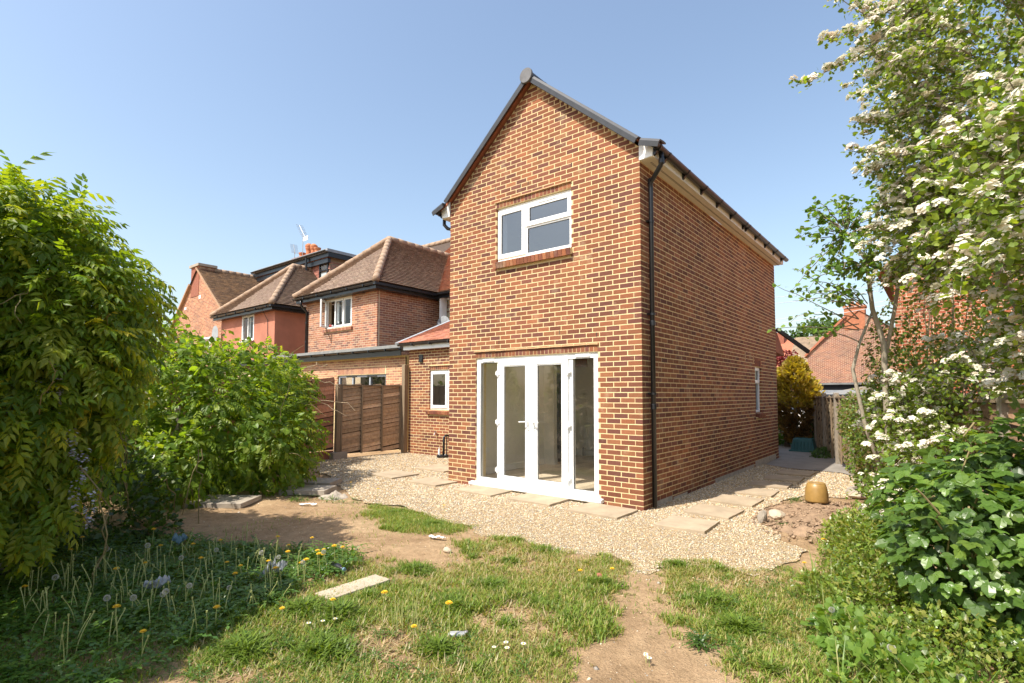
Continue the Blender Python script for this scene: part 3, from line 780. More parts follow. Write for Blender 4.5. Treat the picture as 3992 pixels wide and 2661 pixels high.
# ================================================================ LOW EXTENSION (left, set back)
ext = thing('side_extension', 'low brick side extension with red tiled lean-to roof and small white window', 'extension', (-6, 2.8, 0))
EY = 2.70; EX0, EX1 = -8.2, -3.85
ew = [(-7.36, -6.0, 1.2, 2.25)]
mb = MB(); mb.box(EX0, ew[0][0], EY+.0025, EY+.1, -.2, 2.86); mb.box(ew[0][1], EX1, EY+.0025, EY+.1, -.2, 2.86); mb.box(ew[0][0], ew[0][1], EY+.0025, EY+.1, -.2, 1.2); mb.box(ew[0][0], ew[0][1], EY+.0025, EY+.1, 2.25, 2.86)
mb.box(EX0, EX0+.1, EY+.1, 6.5, -.2, 2.86)
ewall = mb.build('extension_wall', 'mortar', ext)
mats = []
for k in range(0, 38):
    for u0, u1 in rows_of(EX1-EX0, k+1, k*BH, 0, 0, [(ew[0][0]-EX0, ew[0][1]-EX0, 1.08, 2.36)]):
        mats.append(frame4((EX0+u0, EY+jit(), k*BH), (u1-u0, 0, 0), (0, .06, 0), (0, 0, .0600)))
pieces('brick', mats, BPAL, 'brick', ewall, 300, restname='brickwork')
soldiers(-7.36, -6.0, 2.26, 2.355, EY-.001, .06, ewall)
mb = drip(-7.40, -5.97, 2.36); mb.v = [(x, y+EY, z) for x, y, z in mb.v]; mb.build('drip_strip', 'lintel', ext)
n = 18; mats = [frame4((-7.42+i*.0755, EY-.065, 1.085), (.068, 0, 0), (0, .12, .03), (0, -.012, .085)) for i in range(n)]
pieces('sill_brick', mats, [tuple(c*1.15 for c in q) for q in BPAL], 'brick', ewall, 300)
mb = MB(); ring(mb, -7.355, -6.005, 1.21, 2.245, .055, EY+.04, EY+.1); mb.box(-6.72, -6.66, EY+.042, EY+.098, 1.265, 2.19)
ewin = mb.build('window', 'upvc', ext, bev=.003)
mb = MB(); ring(mb, -7.33, -6.70, 1.25, 2.215, .075, EY+.02, EY+.05); mb.build('sash', 'upvc', ewin, bev=.005)
mb = MB(); ring(mb, -6.68, -6.03, 1.80, 2.215, .075, EY+.02, EY+.05); mb.build('sash', 'upvc', ewin, bev=.005)
pane(-7.255, -6.775, 1.325, 2.14, EY+.035, 'glass', ewin); pane(-6.605, -6.105, 1.875, 2.14, EY+.035, 'glass', ewin); pane(-6.66, -6.06, 1.265, 1.80, EY+.06, 'glass', ewin)
mb = MB(); mb.box(-8.25, -3.85, EY-.17, EY-.155, 2.82, 2.98); mb.build('fascia', 'upvc', ext)
mb = MB(); mb.box(-8.25, -3.85, EY-.155, EY+.02, 2.825, 2.835); mb.build('soffit', 'upvc', ext)
def gutter_x(x0, x1, y, z, r, parent, mat='black', brackets=()):
    mb = MB(); N = 8; vs = []
    for xx in (x0, x1):
        for rr in (r, r-.008):
            for k in range(N+1):
                an = math.pi*(1+k/N); vs.append((xx, y+rr*math.cos(an), z+rr*math.sin(an)))
    n1 = N+1; fs = []
    for k in range(N):
        fs += [(k, k+1, 2*n1+k+1, 2*n1+k), (n1+k, 3*n1+k, 3*n1+k+1, n1+k+1), (k, n1+k, n1+k+1, k+1), (2*n1+k, 2*n1+k+1, 3*n1+k+1, 3*n1+k)]
    mb.add(vs, fs); g = mb.build('gutter', mat, parent)
    for bx_ in brackets:
        mb = MB(); mb.box(bx_-.02, bx_+.02, y-r-.008, y+r+.02, z-r-.012, z+.0); mb.build('gutter_bracket', mat, g)
    return g
gutter_x(-8.4, -3.86, EY-.22, 2.985, .055, ext, brackets=(-7.8, -7.1, -6.4, -5.7))
# lean-to roof tiles
def tiles(parent, o, u, v, lu, lv, tw, tg, pal, mat, clip=None, name='roof_tile', nmax=300, th=.018, lift=.02):
    """rows of tiles: o corner at the eave, u along the eave, v up the slope (unit vectors)"""
    u, v = Vector(u).normalized(), Vector(v).normalized(); nn = u.cross(v).normalized()
    if nn.z < 0: nn = -nn
    mats = []; nr = int(lv/tg)+1; nc = int(lu/tw)+2
    for r in range(nr):
        for c in range(-1, nc):
            a = c*tw+(tw/2 if r % 2 else 0); b = r*tg
            a0, a1 = max(a, 0), min(a+tw-.003, lu)
            if a1-a0 < .02: continue
            b1 = min(b+tg*.82, lv+.02)
            if clip:
                cl = clip(b+tg*.5, lu, lv); 
                a0, a1 = max(a0, cl[0]), min(a1, cl[1])
                if a1-a0 < .02: continue
            p = Vector(o)+u*a0+v*b+nn*(lift+random.uniform(0, .004))
            vv = v*(b1-b)-nn*lift*.9
            mats.append(frame4(p, u*(a1-a0), vv, nn*th))
    pieces(name, mats, pal, mat, parent, nmax, restname='roof_tiles', jit=.16)
M['shade_underlay'] = simple('course_shade_underlay', (.075, .05, .035), .95, .3, 9)  # dark brown paints shadow lines into the gaps between tile courses
RP = [(.43, .17, .10), (.48, .20, .12), (.39, .15, .09), (.45, .19, .13)]
e_sl = Vector((0, .93, .385)).normalized()
mb = MB(); mb.add([(-8.4, EY-.25, 2.99), (-3.85, EY-.25, 2.99), (-3.85, EY+3.2, 2.99+.414*3.45), (-8.4, EY+3.2, 2.99+.414*3.45)], [(0, 1, 2, 3)]); eroof = mb.build('roof', 'shade_underlay', ext)
tiles(eroof, (-8.4, EY-.25, 3.0), (1, 0, 0), e_sl, 3.2, 3.7, .165, .105, RP, 'tile')
mb = MB(); mb.bar((-8.42, EY-.26, 3.0), (-8.42, EY+3.2, 3.0+.414*3.46), .16, .07); mb.build('verge_flashing', 'lead', ext)
mb = MB(); mb.box(-7.76, -7.62, EY-.03, EY+.01, 2.48, 2.68); mb.box(-7.75, -7.63, EY-.05, EY-.02, 2.5, 2.56); mb.build('vent_cover', 'black', ext)
# tap and drain
tp = thing('outdoor_tap', 'small brass garden tap on the extension wall', 'tap', (-7.05, EY-.03, .6))
mb = MB(); mb.tube([(-7.05, EY+.01, .6), (-7.05, EY-.08, .6), (-7.05, EY-.1, .55)], .012, 8); mb.build('spout', 'metal', tp)
mb = MB(); mb.box(-7.09, -7.01, EY-.07, EY-.055, .63, .645); mb.tube([(-7.05, EY-.06, .6), (-7.05, EY-.06, .635)], .007, 6); mb.build('handle', 'metal', tp)
dr = thing('drain_gully', 'black waste pipe elbow over a gully beside the extension wall', 'drain pipe', (-6.6, 2.5, 0))
mb = MB(); mb.tube([(-6.62, EY+.02, .55), (-6.62, EY-.1, .56), (-6.62, EY-.16, .52), (-6.62, EY-.17, .06)], .03, 10); mb.build('waste_pipe', 'black', dr, smooth=True)
mb = MB(); mb.tube([(-6.52, EY-.16, .55), (-6.52, EY-.16, .06)], .012, 8); mb.build('thin_pipe', 'black', dr)
mb = MB(); mb.lathe([(.15, .02), (.16, .06), (.14, .075), (.12, .05)], (-6.65, EY-.17, 0), 20); mb.build('gully', 'black', dr)
mb = MB(); mb.tube([(-6.80, EY-.15, .03), (-6.80, EY-.15, .2)], [.035, .028], 10); mb.tube([(-6.80, EY-.15, .2), (-6.80, EY-.15, .25)], .015, 8); bt = mb.build('bottle', 'upvc'); tag(bt, 'small white plastic bottle beside the black drain pipe', 'bottle')
# ================================================================ NEIGHBOURS ON THE LEFT
NPAL = [(.36, .16, .095), (.42, .195, .115), (.30, .125, .078), (.39, .175, .12), (.22, .105, .08), (.34, .145, .085), (.45, .23, .15), (.26, .125, .095)]
def wall_bricks(parent, o, u, n, length, z0, z1, openings, pal, nmax=0, seed=0, depth=.05, clip=None):
    """bricks on a wall plane: o corner, u along, n outward normal"""
    u, n = Vector(u), Vector(n); mats = []; k0 = int(z0/BH)
    for k in range(k0, int(z1/BH)+1):
        z = k*BH
        if z+.065 > z1+.01: break
        for a, b in rows_of(length, k, z, 0, 0, openings):
            if clip:
                lo, hi = clip(z+.04); a, b = max(a, lo), min(b, hi)
                if b-a < .03: continue
            p = Vector(o)+u*a-n*depth+n*jit(); p.z = z
            mats.append(frame4(p, u*(b-a), n*depth, (0, 0, .0600)))
    pieces('brick', mats, pal, 'brick', parent, nmax, near=nmax > 0, restname='brickwork')
def hip_tiles(parent, p, q, r=.115, mat='cap', name='hip_tile'):
    p, q = Vector(p), Vector(q); n = max(2, int((q-p).length/.36)); d = (q-p)/n
    for i in range(n):
        a = p+d*i; mb = MB(); mb.tube([a+Vector((0, 0, jit(.01))), a+d*1.02], [r*1.04, r*.94], 10); mb.build(name, mat, parent, smooth=True)
TP = [(.285, .205, .155), (.31, .225, .17), (.265, .19, .145), (.295, .21, .165), (.325, .245, .185)]
def wing(root, x0, x1, y0, ytop, wallmat, apex, eave=.32, ez=5.13, vy=9.0, pal=TP, nm=300):
    """hipped projecting wing; returns nothing. eave corners, hip apex and a ridge running back"""
    ex0, ex1, ey = x0-eave, x1+eave, y0-eave
    ax, ay, az = apex
    mb = MB(); A = (ex0, ey, ez); B = (ex1, ey, ez); Cc = (ax, ay, az); Dd = (ax, vy, az); E1 = (ex1, vy, ez); F1 = (ex0, vy, ez)
    mb.add([A, B, Cc, Dd, E1, F1], [(0, 1, 2), (1, 4, 3, 2), (0, 2, 3, 5)]); rf = mb.build('roof', 'shade_underlay', root)
    lv = math.hypot(ay-ey, az-ez); lu = ex1-ex0; fL, fR = (ax-ex0)/lu, (ex1-ax)/lu
    tiles(rf, A, (1, 0, 0), (0, ay-ey, az-ez), lu, lv, .17, .10, pal, 'tile_old', clip=lambda b, lu_, lv_: (b/lv*(ax-ex0), lu-b/lv*(ex1-ax)), nmax=nm, th=.028, lift=.04)
    lv2 = math.hypot(ex1-ax, az-ez)
    tiles(rf, B, (0, 1, 0), (ax-ex1, 0, az-ez), vy-ey, lv2, .17, .10, pal, 'tile_old', clip=lambda b, lu_, lv_: (b/lv2*(ay-ey), lu_), nmax=0, th=.028, lift=.04)
    hip_tiles(rf, (ex1, ey, ez+.04), (ax, ay, az+.06)); hip_tiles(rf, (ex0, ey, ez+.04), (ax, ay, az+.06)); hip_tiles(rf, (ax, ay, az+.05), (ax, vy, az+.05), .11, name='ridge_tile')
    # black fascia, soffit and gutter
    mb = MB(); mb.box(ex0+.06, ex1-.06, ey+.06, ey+.08, ez-.20, ez-.01); mb.box(ex1-.08, ex1-.06, ey+.08, vy-3, ez-.20, ez-.01); mb.build('fascia', 'black', root)
    mb = MB(); mb.box(ex0+.06, ex1-.06, ey+.08, y0+.01, ez-.20, ez-.185); mb.box(x1-.01, ex1-.08, y0+.01, vy-3, ez-.20, ez-.185); mb.build('soffit', 'black', root)
    gutter_x(ex0-.03, ex1+.02, ey, ez-.035, .058, root, brackets=[x0+.4+i*.9 for i in range(int((x1-x0)/.9)+1)])
    mb = MB(); mb.bar((ex1+.0, ey-.05, ez-.065), (ex1+.0, vy-3, ez-.065), .11, .075); mb.build('side_gutter', 'black', root)
n1 = thing('brick_house', 'brick semi-detached house with hipped brown roof and open casement window', 'house', (-12.7, 5, 0))
X0, X1, Y0 = -14.88, -10.62, 3.4
mb = MB()
nw = (-13.6, -12.0, 3.90, 4.92)
mb.box(X0, nw[0], Y0+.003, Y0+.25, 2.6, 5.0); mb.box(nw[1], X1-.003, Y0+.003, Y0+.25, 2.6, 5.0); mb.box(nw[0], nw[1], Y0+.003, Y0+.25, 2.6, nw[2]); mb.box(nw[0], nw[1], Y0+.003, Y0+.25, nw[3], 5.0)
mb.box(X1-.25, X1-.003, Y0+.25, 6.1, 2.6, 5.0); mb.box(X0, X0+.25, Y0+.25, 6.1, 2.6, 5.0)
w1 = mb.build('wall', 'mortar_old', n1)
wall_bricks(w1, (X0, Y0, 0), (1, 0, 0), (0, -1, 0), X1-X0, 3.0, 4.98, [(nw[0]-X0, nw[1]-X0, nw[2]-.1, nw[3]+.02)], NPAL, 300)
wall_bricks(w1, (X1, Y0+.1, 0), (0, 1, 0), (1, 0, 0), 2.6, 2.9, 4.98, [], NPAL, 300)
wing(n1, X0, X1, Y0, 0, None, (-12.7, 5.45, 7.40))
# casement window with the left sash swung open
mb = MB(); yy = Y0+.04; ring(mb, nw[0], nw[1], nw[2], nw[3], .06, yy, yy+.06); mb.box(-13.09, -13.03, yy+.002, yy+.058, nw[2]+.06, nw[3]-.06); mb.box(-12.56, -12.5, yy+.002, yy+.058, nw[2]+.06, nw[3]-.06)
nwn = mb.build('window', 'upvc', n1, bev=.004)
mb = MB(); ring(mb, -13.05, -12.52, nw[2]+.03, nw[3]-.03, .06, yy-.02, yy+.01); ring(mb, -12.54, -12.03, nw[2]+.03, nw[3]-.03, .06, yy-.02, yy+.01); mb.build('sash', 'upvc', nwn)
def swing(mb, hx, hy, a):
    ca, sa = math.cos(a), math.sin(a); mb.v = [(hx+x*ca-y*sa, hy+x*sa+y*ca, z) for x, y, z in mb.v]; return mb
mb = MB(); ring(mb, 0, .52, nw[2]+.03, nw[3]-.03, .06, -.02, .025); swing(mb, -13.58, yy-.02, R_(-52)).build('open_sash', 'upvc', nwn)
mb = MB(); mb.add([(.06, 0, nw[2]+.09), (.46, 0, nw[2]+.09), (.46, 0, nw[3]-.09), (.06, 0, nw[3]-.09)], [(0, 1, 2, 3)]); swing(mb, -13.58, yy-.02, R_(-52)).build('pane', 'glass_old', nwn)
pane(-12.99, -12.58, nw[2]+.09, nw[3]-.09, yy+.0, 'glass_old', nwn); pane(-12.48, -12.09, nw[2]+.09, nw[3]-.09, yy+.0, 'glass_old', nwn)
M['curtain'] = simple('white_curtain', (.75, .76, .78), .9, .08, 20)
mb = MB(); mb.box(-13.4, -13.12, yy+.2, yy+.21, nw[2]+.2, nw[3]-.06); mb.box(-12.98, -12.72, yy+.2, yy+.21, nw[2]+.25, nw[3]-.06); mb.box(-12.46, -12.1, yy+.2, yy+.21, nw[2]+.3, nw[3]-.06); mb.build('curtain', 'curtain', nwn)
mb = MB(); mb.box(X0+.25, X1-.25, Y0+1.4, Y0+1.42, 2.9, 5.0); mb.build('room_back', 'dark', n1)
brick_sill_m = [frame4((-13.68+i*.0765, Y0-.06, nw[2]-.13), (.069, 0, 0), (0, .12, .03), (0, -.01, .095)) for i in range(23)]
pieces('sill_brick', brick_sill_m, [tuple(c*1.1 for c in q) for q in NPAL], 'brick', w1, 300)
M['redcloth'] = simple('red_fabric', (.5, .06, .05), .8, .2, 20)
fl_ = thing('sill_ornaments', 'tiny red and white ornaments on the open window sill', 'ornaments', (-13.35, yy, 3.97)); mb = MB(); mb.lathe([(.03, 0), (.07, .03), (.04, .08)], (-13.35, yy+.03, 3.965), 8); mb.build('red_ornament', 'redcloth', fl_); mb = MB(); mb.lathe([(.03, 0), (.05, .03), (.03, .06)], (-13.22, yy+.03, 3.965), 8); mb.build('white_ornament', 'upvc', fl_)
# downpipe at the left of the wing
mb = MB(); mb.tube([(X0+.1, Y0-.28, 5.02), (X0+.1, Y0-.28, 4.85), (X0+.13, Y0-.05, 4.62), (X0+.13, Y0-.05, 3.05)], .045, 10); dpn = mb.build('downpipe', 'black', n1, smooth=True)
for z in (3.5, 4.2): 
    mb = MB(); mb.lathe([(.055, 0), (.055, .04)], (X0+.13, Y0-.05, z), 10); mb.build('pipe_clip', 'black', dpn)
# main body behind
mb = MB(); mb.box(-23.8, -9.9, 6.1, 6.35, 0, 5.1); nb = mb.build('rear_wall', 'mortar_old', n1)
wall_bricks(nb, (-10.9, 6.1, 0), (1, 0, 0), (0, -1, 0), 1.0, 3.0, 5.05, [], NPAL, 0)
mb = MB(); mb.add([(-24, 5.75, 5.15), (-4.2, 5.75, 5.15), (-4.2, 10.1, 8.7), (-24, 10.1, 8.7), (-4.2, 14.4, 5.15), (-24, 14.4, 5.15)], [(0, 1, 2, 3), (3, 2, 4, 5)]); mr = mb.build('main_roof', 'shade_underlay', n1)
v_ = (0, 4.35, 3.55); l_ = math.hypot(4.35, 3.55)
RP2 = [(.42, .20, .13), (.46, .235, .15), (.38, .18, .12), (.40, .215, .15)]
tiles(mr, (-13.4, 5.75, 5.15), (1, 0, 0), v_, 4.6, l_, .17, .10, RP2, 'tile_old', nmax=0, th=.028, lift=.04)
hip_tiles(mr, (-16.2, 10.1, 8.75), (-7.5, 10.1, 8.75), .12, name='ridge_tile')
mb = MB(); mb.box(-10.4, -4.2, 5.7, 5.72, 4.95, 5.14); mb.build('fascia', 'black', n1); gutter_x(-10.35, -4.2, 5.65, 5.10, .058, n1)
mb = MB(); ring(mb, -10.56, -9.95, 4.02, 5.0, .06, 6.03, 6.1); wn = mb.build('window', 'upvc', n1); mb = MB(); mb.bar((-10.28, 6.05, 4.05), (-10.12, 5.6, 4.05), .05, .05); mb.box(-10.25, -10.2, 5.75, 6.05, 4.05, 4.98); mb.build('sash', 'upvc', wn); pane(-10.5, -10.0, 4.08, 4.94, 6.06, 'glass_old', wn)
# satellite dish low on that wall
sd = thing('satellite_dish', 'grey satellite dish just showing at the edge of the gable wall', 'satellite dish', (-9.6, 5.9, 3.9)); mb = MB(); mb.lathe([(.02, 0), (.2, .03), (.32, .09), (.33, .1)], (0, 0, 0), 20, 'y'); mb.v = [(x-9.95, -y+5.75, z+3.98) for x, y, z in mb.v]; mb.build('dish', 'lead', sd); mb = MB(); mb.bar((-9.95, 5.75, 3.98), (-9.95, 6.1, 3.9), .04, .04); mb.build('arm', 'lead', sd)
# flat roofed ground floor extension
fx0, fx1, fy = -16.45, -8.72, 3.0
mb = MB(); mb.box(fx0, -12.15, fy+.003, fy+.2, 0, 2.75); mb.box(-9.60, fx1, fy+.003, fy+.2, 0, 2.75); mb.box(-12.15, -9.60, fy+.003, fy+.2, 2.22, 2.75); mb.box(fx1-.2, fx1, fy+.2, 6.1, 0, 2.75); fw_ = mb.build('extension_wall', 'mortar', n1)
EPAL = [(.46, .235, .14), (.52, .28, .17), (.42, .20, .12), (.50, .25, .16), (.38, .19, .13)]
wall_bricks(fw_, (fx0, fy, 0), (1, 0, 0), (0, -1, 0), fx1-fx0, 1.4, 2.74, [(-12.15-fx0, -9.6-fx0, 0, 2.5)], EPAL, 0)
mats = [frame4((-12.15+.004+i*.0755, fy, 2.235), (.067, 0, 0), (0, .06, 0), (0, 0, .215)) for i in range(33)]
pieces('lintel_brick', mats, EPAL, 'brick', fw_, 300)
mb = MB(); mb.box(fx0-.1, fx1+.05, fy-.22, fy-.19, 2.72, 2.96); mb.build('fascia', 'black', n1)
mb = MB(); mb.prism([(fy-.26, 2.94), (fy-.24, 3.03), (Y0+.02, 3.05), (Y0+.02, 2.9), (fy-.2, 2.9)], 'x', fx0-.12, fx1+.06); mb.build('flat_roof', 'felt', n1)
mb = MB(); mb.box(X0, X1, Y0-.06, Y0+.0, 3.04, 3.09); mb.build('flashing', 'lead', n1)
gutter_x(fx0-.1, fx1+.06, fy-.28, 2.93, .058, n1, brackets=[fx0+i*.8 for i in range(10)])
mb = MB(); mb.tube([(fx0+.05, fy-.28, 2.88), (fx0+.05, fy-.2, 2.72), (fx0+.08, fy-.06, 2.6), (fx0+.08, fy-.06, 0)], .04, 10); mb.build('downpipe', 'black', n1, smooth=True)
mb = MB(); ring(mb, -12.14, -9.61, .1, 2.215, .07, fy+.05, fy+.12); mb.box(-11.4, -11.33, fy+.052, fy+.118, .1, 2.15); mb.box(-10.5, -10.43, fy+.052, fy+.118, .1, 2.15)
M['greyframe'] = simple('grey_frame', (.33, .36, .40), .4, .08, 9); bf = mb.build('patio_doors', 'greyframe', n1)
mb = MB(); mb.box(-11.7, -11.15, fy+.03, fy+.05, 2.155, 2.185); mb.box(-10.6, -10.1, fy+.03, fy+.05, 2.155, 2.185); mb.build('trickle_vent', 'black', bf)
pane(-12.07, -9.68, .17, 2.145, fy+.09, 'glass_old', bf); mb = MB(); mb.box(-12.3, -9.4, fy+1.0, fy+1.02, 0, 2.7); mb.build('room_back', 'dark', n1)

# --- terracotta rendered house
n2 = thing('rendered_house', 'terracotta rendered house with hipped tiled roof and box dormer', 'house', (-19.5, 5, 0))
X0, X1 = -22.15, -17.22
rw = (-20.08, -18.98, 3.88, 4.95)
mb = MB(); mb.box(X0, rw[0], Y0, Y0+.25, 0, 5.0); mb.box(rw[1], X1, Y0, Y0+.25, 0, 5.0); mb.box(rw[0], rw[1], Y0, Y0+.25, 0, rw[2]); mb.box(rw[0], rw[1], Y0, Y0+.25, rw[3], 5.0); mb.box(X1-.25, X1, Y0+.25, 6.2, 0, 5.0); mb.box(X0, X0+.25, Y0+.25, 6.2, 0, 5.0)
mb.build('wall', 'render', n2)
wing(n2, X0, X1, Y0, 0, None, (-19.5, 5.35, 7.40))
mb = MB(); ring(mb, rw[0], rw[1], rw[2], rw[3], .07, Y0+.0, Y0+.07); mb.box(-19.56, -19.5, Y0+.002, Y0+.068, rw[2]+.07, rw[3]-.07); rwn = mb.build('window', 'upvc', n2)
pane(-20.01, -19.56, rw[2]+.07, rw[3]-.07, Y0+.04, 'glass_old', rwn); pane(-19.5, -19.05, rw[2]+.07, rw[3]-.07, Y0+.04, 'glass_old', rwn)
mb = MB(); mb.box(rw[0]-.1, rw[1]+.06, Y0-.07, Y0+.02, rw[2]-.06, rw[2]-.005); mb.build('sill', 'upvc', rwn)
mb = MB(); mb.box(-19.98, -19.72, Y0+.2, Y0+.21, rw[2]+.07, rw[3]-.07); mb.box(-19.35, -19.08, Y0+.2, Y0+.21, rw[2]+.07, rw[3]-.07); mb.build('curtain', 'curtain', rwn)
mb = MB(); mb.box(X0+.25, X1-.25, Y0+1.4, Y0+1.42, .0, 5.0); mb.build('room_back', 'dark', n2)
mb = MB(); mb.tube([(-17.75, Y0-.31, 5.06), (-17.76, Y0-.03, 4.6), (-17.74, Y0-.03, 4.1), (-17.70, Y0-.03, 3.95), (-17.82, Y0-.03, 3.8), (-17.72, Y0-.03, 3.72), (-17.84, Y0-.03, 3.6), (-17.80, Y0-.03, 3.4), (-17.62, Y0-.03, 3.2)], .012, 6); mb.build('loose_cable', 'black', n2)
mb = MB(); mb.box(-22.0, -16.5, 3.05, 3.38, 0, 2.72); lowb = mb.build('low_wall', 'mortar_old', n2)
wall_bricks(lowb, (-22.0, 3.05, 0), (1, 0, 0), (0, -1, 0), 5.5, 1.8, 2.72, [], NPAL, 0)
mb = MB(); mb.box(-22.0, -16.5, 2.85, 3.4, 2.73, 2.95); mb.build('low_fascia', 'black', n2)
# dormer
dx0, dx1, dy = -24.4, -17.9, 6.2
mb = MB(); mb.box(dx0, dx1, dy+.03, 9.6, 5.4, 7.9); dm = mb.build('dormer', 'cap', n2)
DPAL = [(.36, .15, .11), (.40, .18, .14), (.33, .135, .10), (.43, .22, .17)]
mats = []
for r in range(12):
    for c in range(42):
        x = dx0+c*.165+(.08 if r % 2 else 0)-.1; z = 6.2+r*.13
        if x > dx1-.1 or z > 7.5: continue
        if -18.75 < x+.08 < -18.0 and 6.7 < z < 7.55: continue
        mats.append(frame4((x, dy-.005, z), (.16, 0, 0), (0, .02, 0), (0, .022, .14)))
    for c in range(22):
        y = dy+.02+c*.165+(.08 if r % 2 else 0); z = 6.2+r*.13
        if z < 7.6: mats.append(frame4((dx1+.005, y, z), (0, .16, 0), (-.02, 0, 0), (-.022, 0, .14)))
pieces('hung_tile', mats, DPAL, 'tile', dm, 300, restname='hung_tiles')
mb = MB(); mb.box(dx0-.25, dx1+.3, dy-.32, 9.7, 7.93, 8.06); mb.build('dormer_roof', 'lead', n2)
mb = MB(); mb.box(dx0-.2, dx1+.25, dy-.24, dy-.2, 7.72, 7.93); mb.box(dx1+.21, dx1+.25, dy-.2, 9.6, 7.72, 7.93); mb.build('dormer_fascia', 'black', n2)
gutter_x(dx0-.28, dx1+.3, dy-.37, 7.98, .06, n2); mb = MB(); mb.box(dx0-.1, dx1+.08, dy-.16, dy-.02, 7.50, 7.72); mb.build('dormer_trim', 'black', n2)
mb = MB(); mb.box(dx0-.1, dx1+.1, dy-.19, dy-.02, 7.722, 7.76); mb.build('dormer_soffit', 'render', n2)
mb = MB(); mb.tube([(-19.35, dy-.33, 7.9), (-19.35, dy-.3, 7.0)], .05, 8); mb.build('downpipe', 'black', n2)
mb = MB(); ring(mb, -18.72, -18.02, 6.72, 7.55, .07, dy-.04, dy+.04); mb.box(-18.65, -18.09, dy-.038, dy+.03, 7.2, 7.26); dw = mb.build('dormer_window', 'black', n2)
pane(-18.65, -18.09, 6.79, 7.2, dy-.02, 'glass_old', dw); pane(-18.65, -18.09, 7.26, 7.48, dy-.02, 'glass_old', dw)
mb = MB(); mb.box(-18.66, -18.08, dy+.025, dy+.028, 6.78, 7.15); mb.build('blind', 'curtain', dw)
# chimney with pots, and two aerials
ch = thing('chimney_stack', 'chimney stack with orange clay pots behind the dormer roof', 'chimney', (-26, 10, 7))
mb = MB(); mb.box(-27.2, -25.0, 9.5, 10.2, 6.5, 9.75); mb.box(-27.3, -24.9, 9.4, 10.3, 9.75, 9.86); mb.build('stack', 'brickplain', ch)
M['pot'] = simple('orange_clay_pot', (.50, .19, .085), .85, .15, 9)
for x, h in ((-26.85, .38), (-26.1, .62), (-25.55, .5), (-25.15, .4)):
    mb = MB(); mb.lathe([(.17, 0), (.16, h*.6), (.20, h*.8), (.21, h), (.15, h)], (x, 9.85, 9.86), 14); p_ = mb.build('chimney_pot', 'pot', ch)
    if h > .45: mb = MB(); mb.lathe([(.22, h), (.22, h+.1), (.1, h+.2)], (x, 9.85, 9.86), 14); mb.build('cowl', 'pot', p_)
def aerial(x, y, z, h, l, label, ang):
    r = thing('television_aerial', label, 'aerial', (x, y, z)); mb = MB(); mb.tube([(x, y, z), (x, y, z+h)], .022, 6); mb.build('mast', 'metal', r)
    ca, sa = math.cos(ang), math.sin(ang); a = Vector((x-ca*l*.7, y, z+h+sa*l*.7)); b = Vector((x+ca*l*.5, y, z+h-sa*l*.5))
    mb = MB(); mb.tube([a, b], .018, 6)
    for i in range(8):
        c = a+(b-a)*(i/8); mb.tube([c-Vector((.03, .22, 0)), c+Vector((.03, .22, 0))], .01, 4)
    mb.build('boom', 'metal', r); mb = MB(); mb.obox(b, (.26, 0, -.0), (0, .01, 0), (0, 0, .13)); 
    if l > .8: mb.build('reflector', 'upvc', r)
aerial(-26.55, 9.7, 9.9, 1.5, 1.0, 'taller television aerial with white reflector above the clay pots', R_(52))
aerial(-27.5, 9.7, 9.5, 1.0, .55, 'smaller television aerial left of the clay pots', R_(70))
# --- far gable house
n3 = thing('gable_house', 'far brick house with steep gable, chimney and dark tiled roof', 'house', (-27, 6, 0))
gy_ = 4.2; ap = (-27.15, 8.25); rs = .78; lsl = .86
mb = MB(); mb.prism([(-32, -.2), (-22.6, -.2), (-22.6, ap[1]-rs*(ap[0]+22.6)*-1), (ap[0], ap[1]), (-32, ap[1]-lsl*(32+ap[0]))], 'y', gy_+.003, gy_+.3); gw = mb.build('gable_wall', 'mortar_old', n3)
OPAL = [(.37, .16, .09), (.41, .18, .10), (.33, .135, .08), (.43, .205, .12), (.30, .13, .085)]
wall_bricks(gw, (-31.5, gy_, 0), (1, 0, 0), (0, -1, 0), 8.9, 3.0, 8.3, [], OPAL, 0, clip=lambda z: (-31.5*-1+ap[0]-(ap[1]-z)/lsl, 31.5+ap[0]+(ap[1]-z)/rs))
M['n3verge'] = simple('verge_mortar', (.40, .25, .15), .9, .2, 8)
mb = MB(); mb.bar((ap[0]-.05, gy_-.05, ap[1]+.03), (-22.5, gy_-.05, ap[1]+.03-rs*4.65), .2, .06); mb.bar((ap[0]-.9, gy_-.05, ap[1]-.75), (-31.9, gy_-.05, ap[1]+.02-lsl*4.75), .2, .1); mb.build('verge', 'n3verge', n3)
mb = MB(); mb.add([(ap[0], gy_-.1, ap[1]+.02), (-21.5, gy_-.1, ap[1]-rs*5.65), (-21.5, 13, ap[1]-rs*5.65), (ap[0], 13, ap[1]+.02), (-32.2, gy_-.1, ap[1]-lsl*5.05), (-32.2, 13, ap[1]-lsl*5.05)], [(0, 1, 2, 3), (0, 3, 5, 4)]); r3 = mb.build('roof', 'shade_underlay', n3)
OT = [(.20, .125, .075), (.24, .15, .09), (.175, .11, .07), (.27, .165, .09)]
sv = Vector((-1, 0, rs)).normalized(); lv3 = 5.65*math.hypot(1, rs)
tiles(r3, (-21.5, gy_-.1, ap[1]-rs*5.65), (0, 1, 0), sv, 5.5, lv3, .2, .125, OT, 'tile_old', nmax=0, th=.03, lift=.035)
hip_tiles(r3, (ap[0], gy_, ap[1]+.06), (ap[0], 9.5, ap[1]+.06), .12, name='ridge_tile')
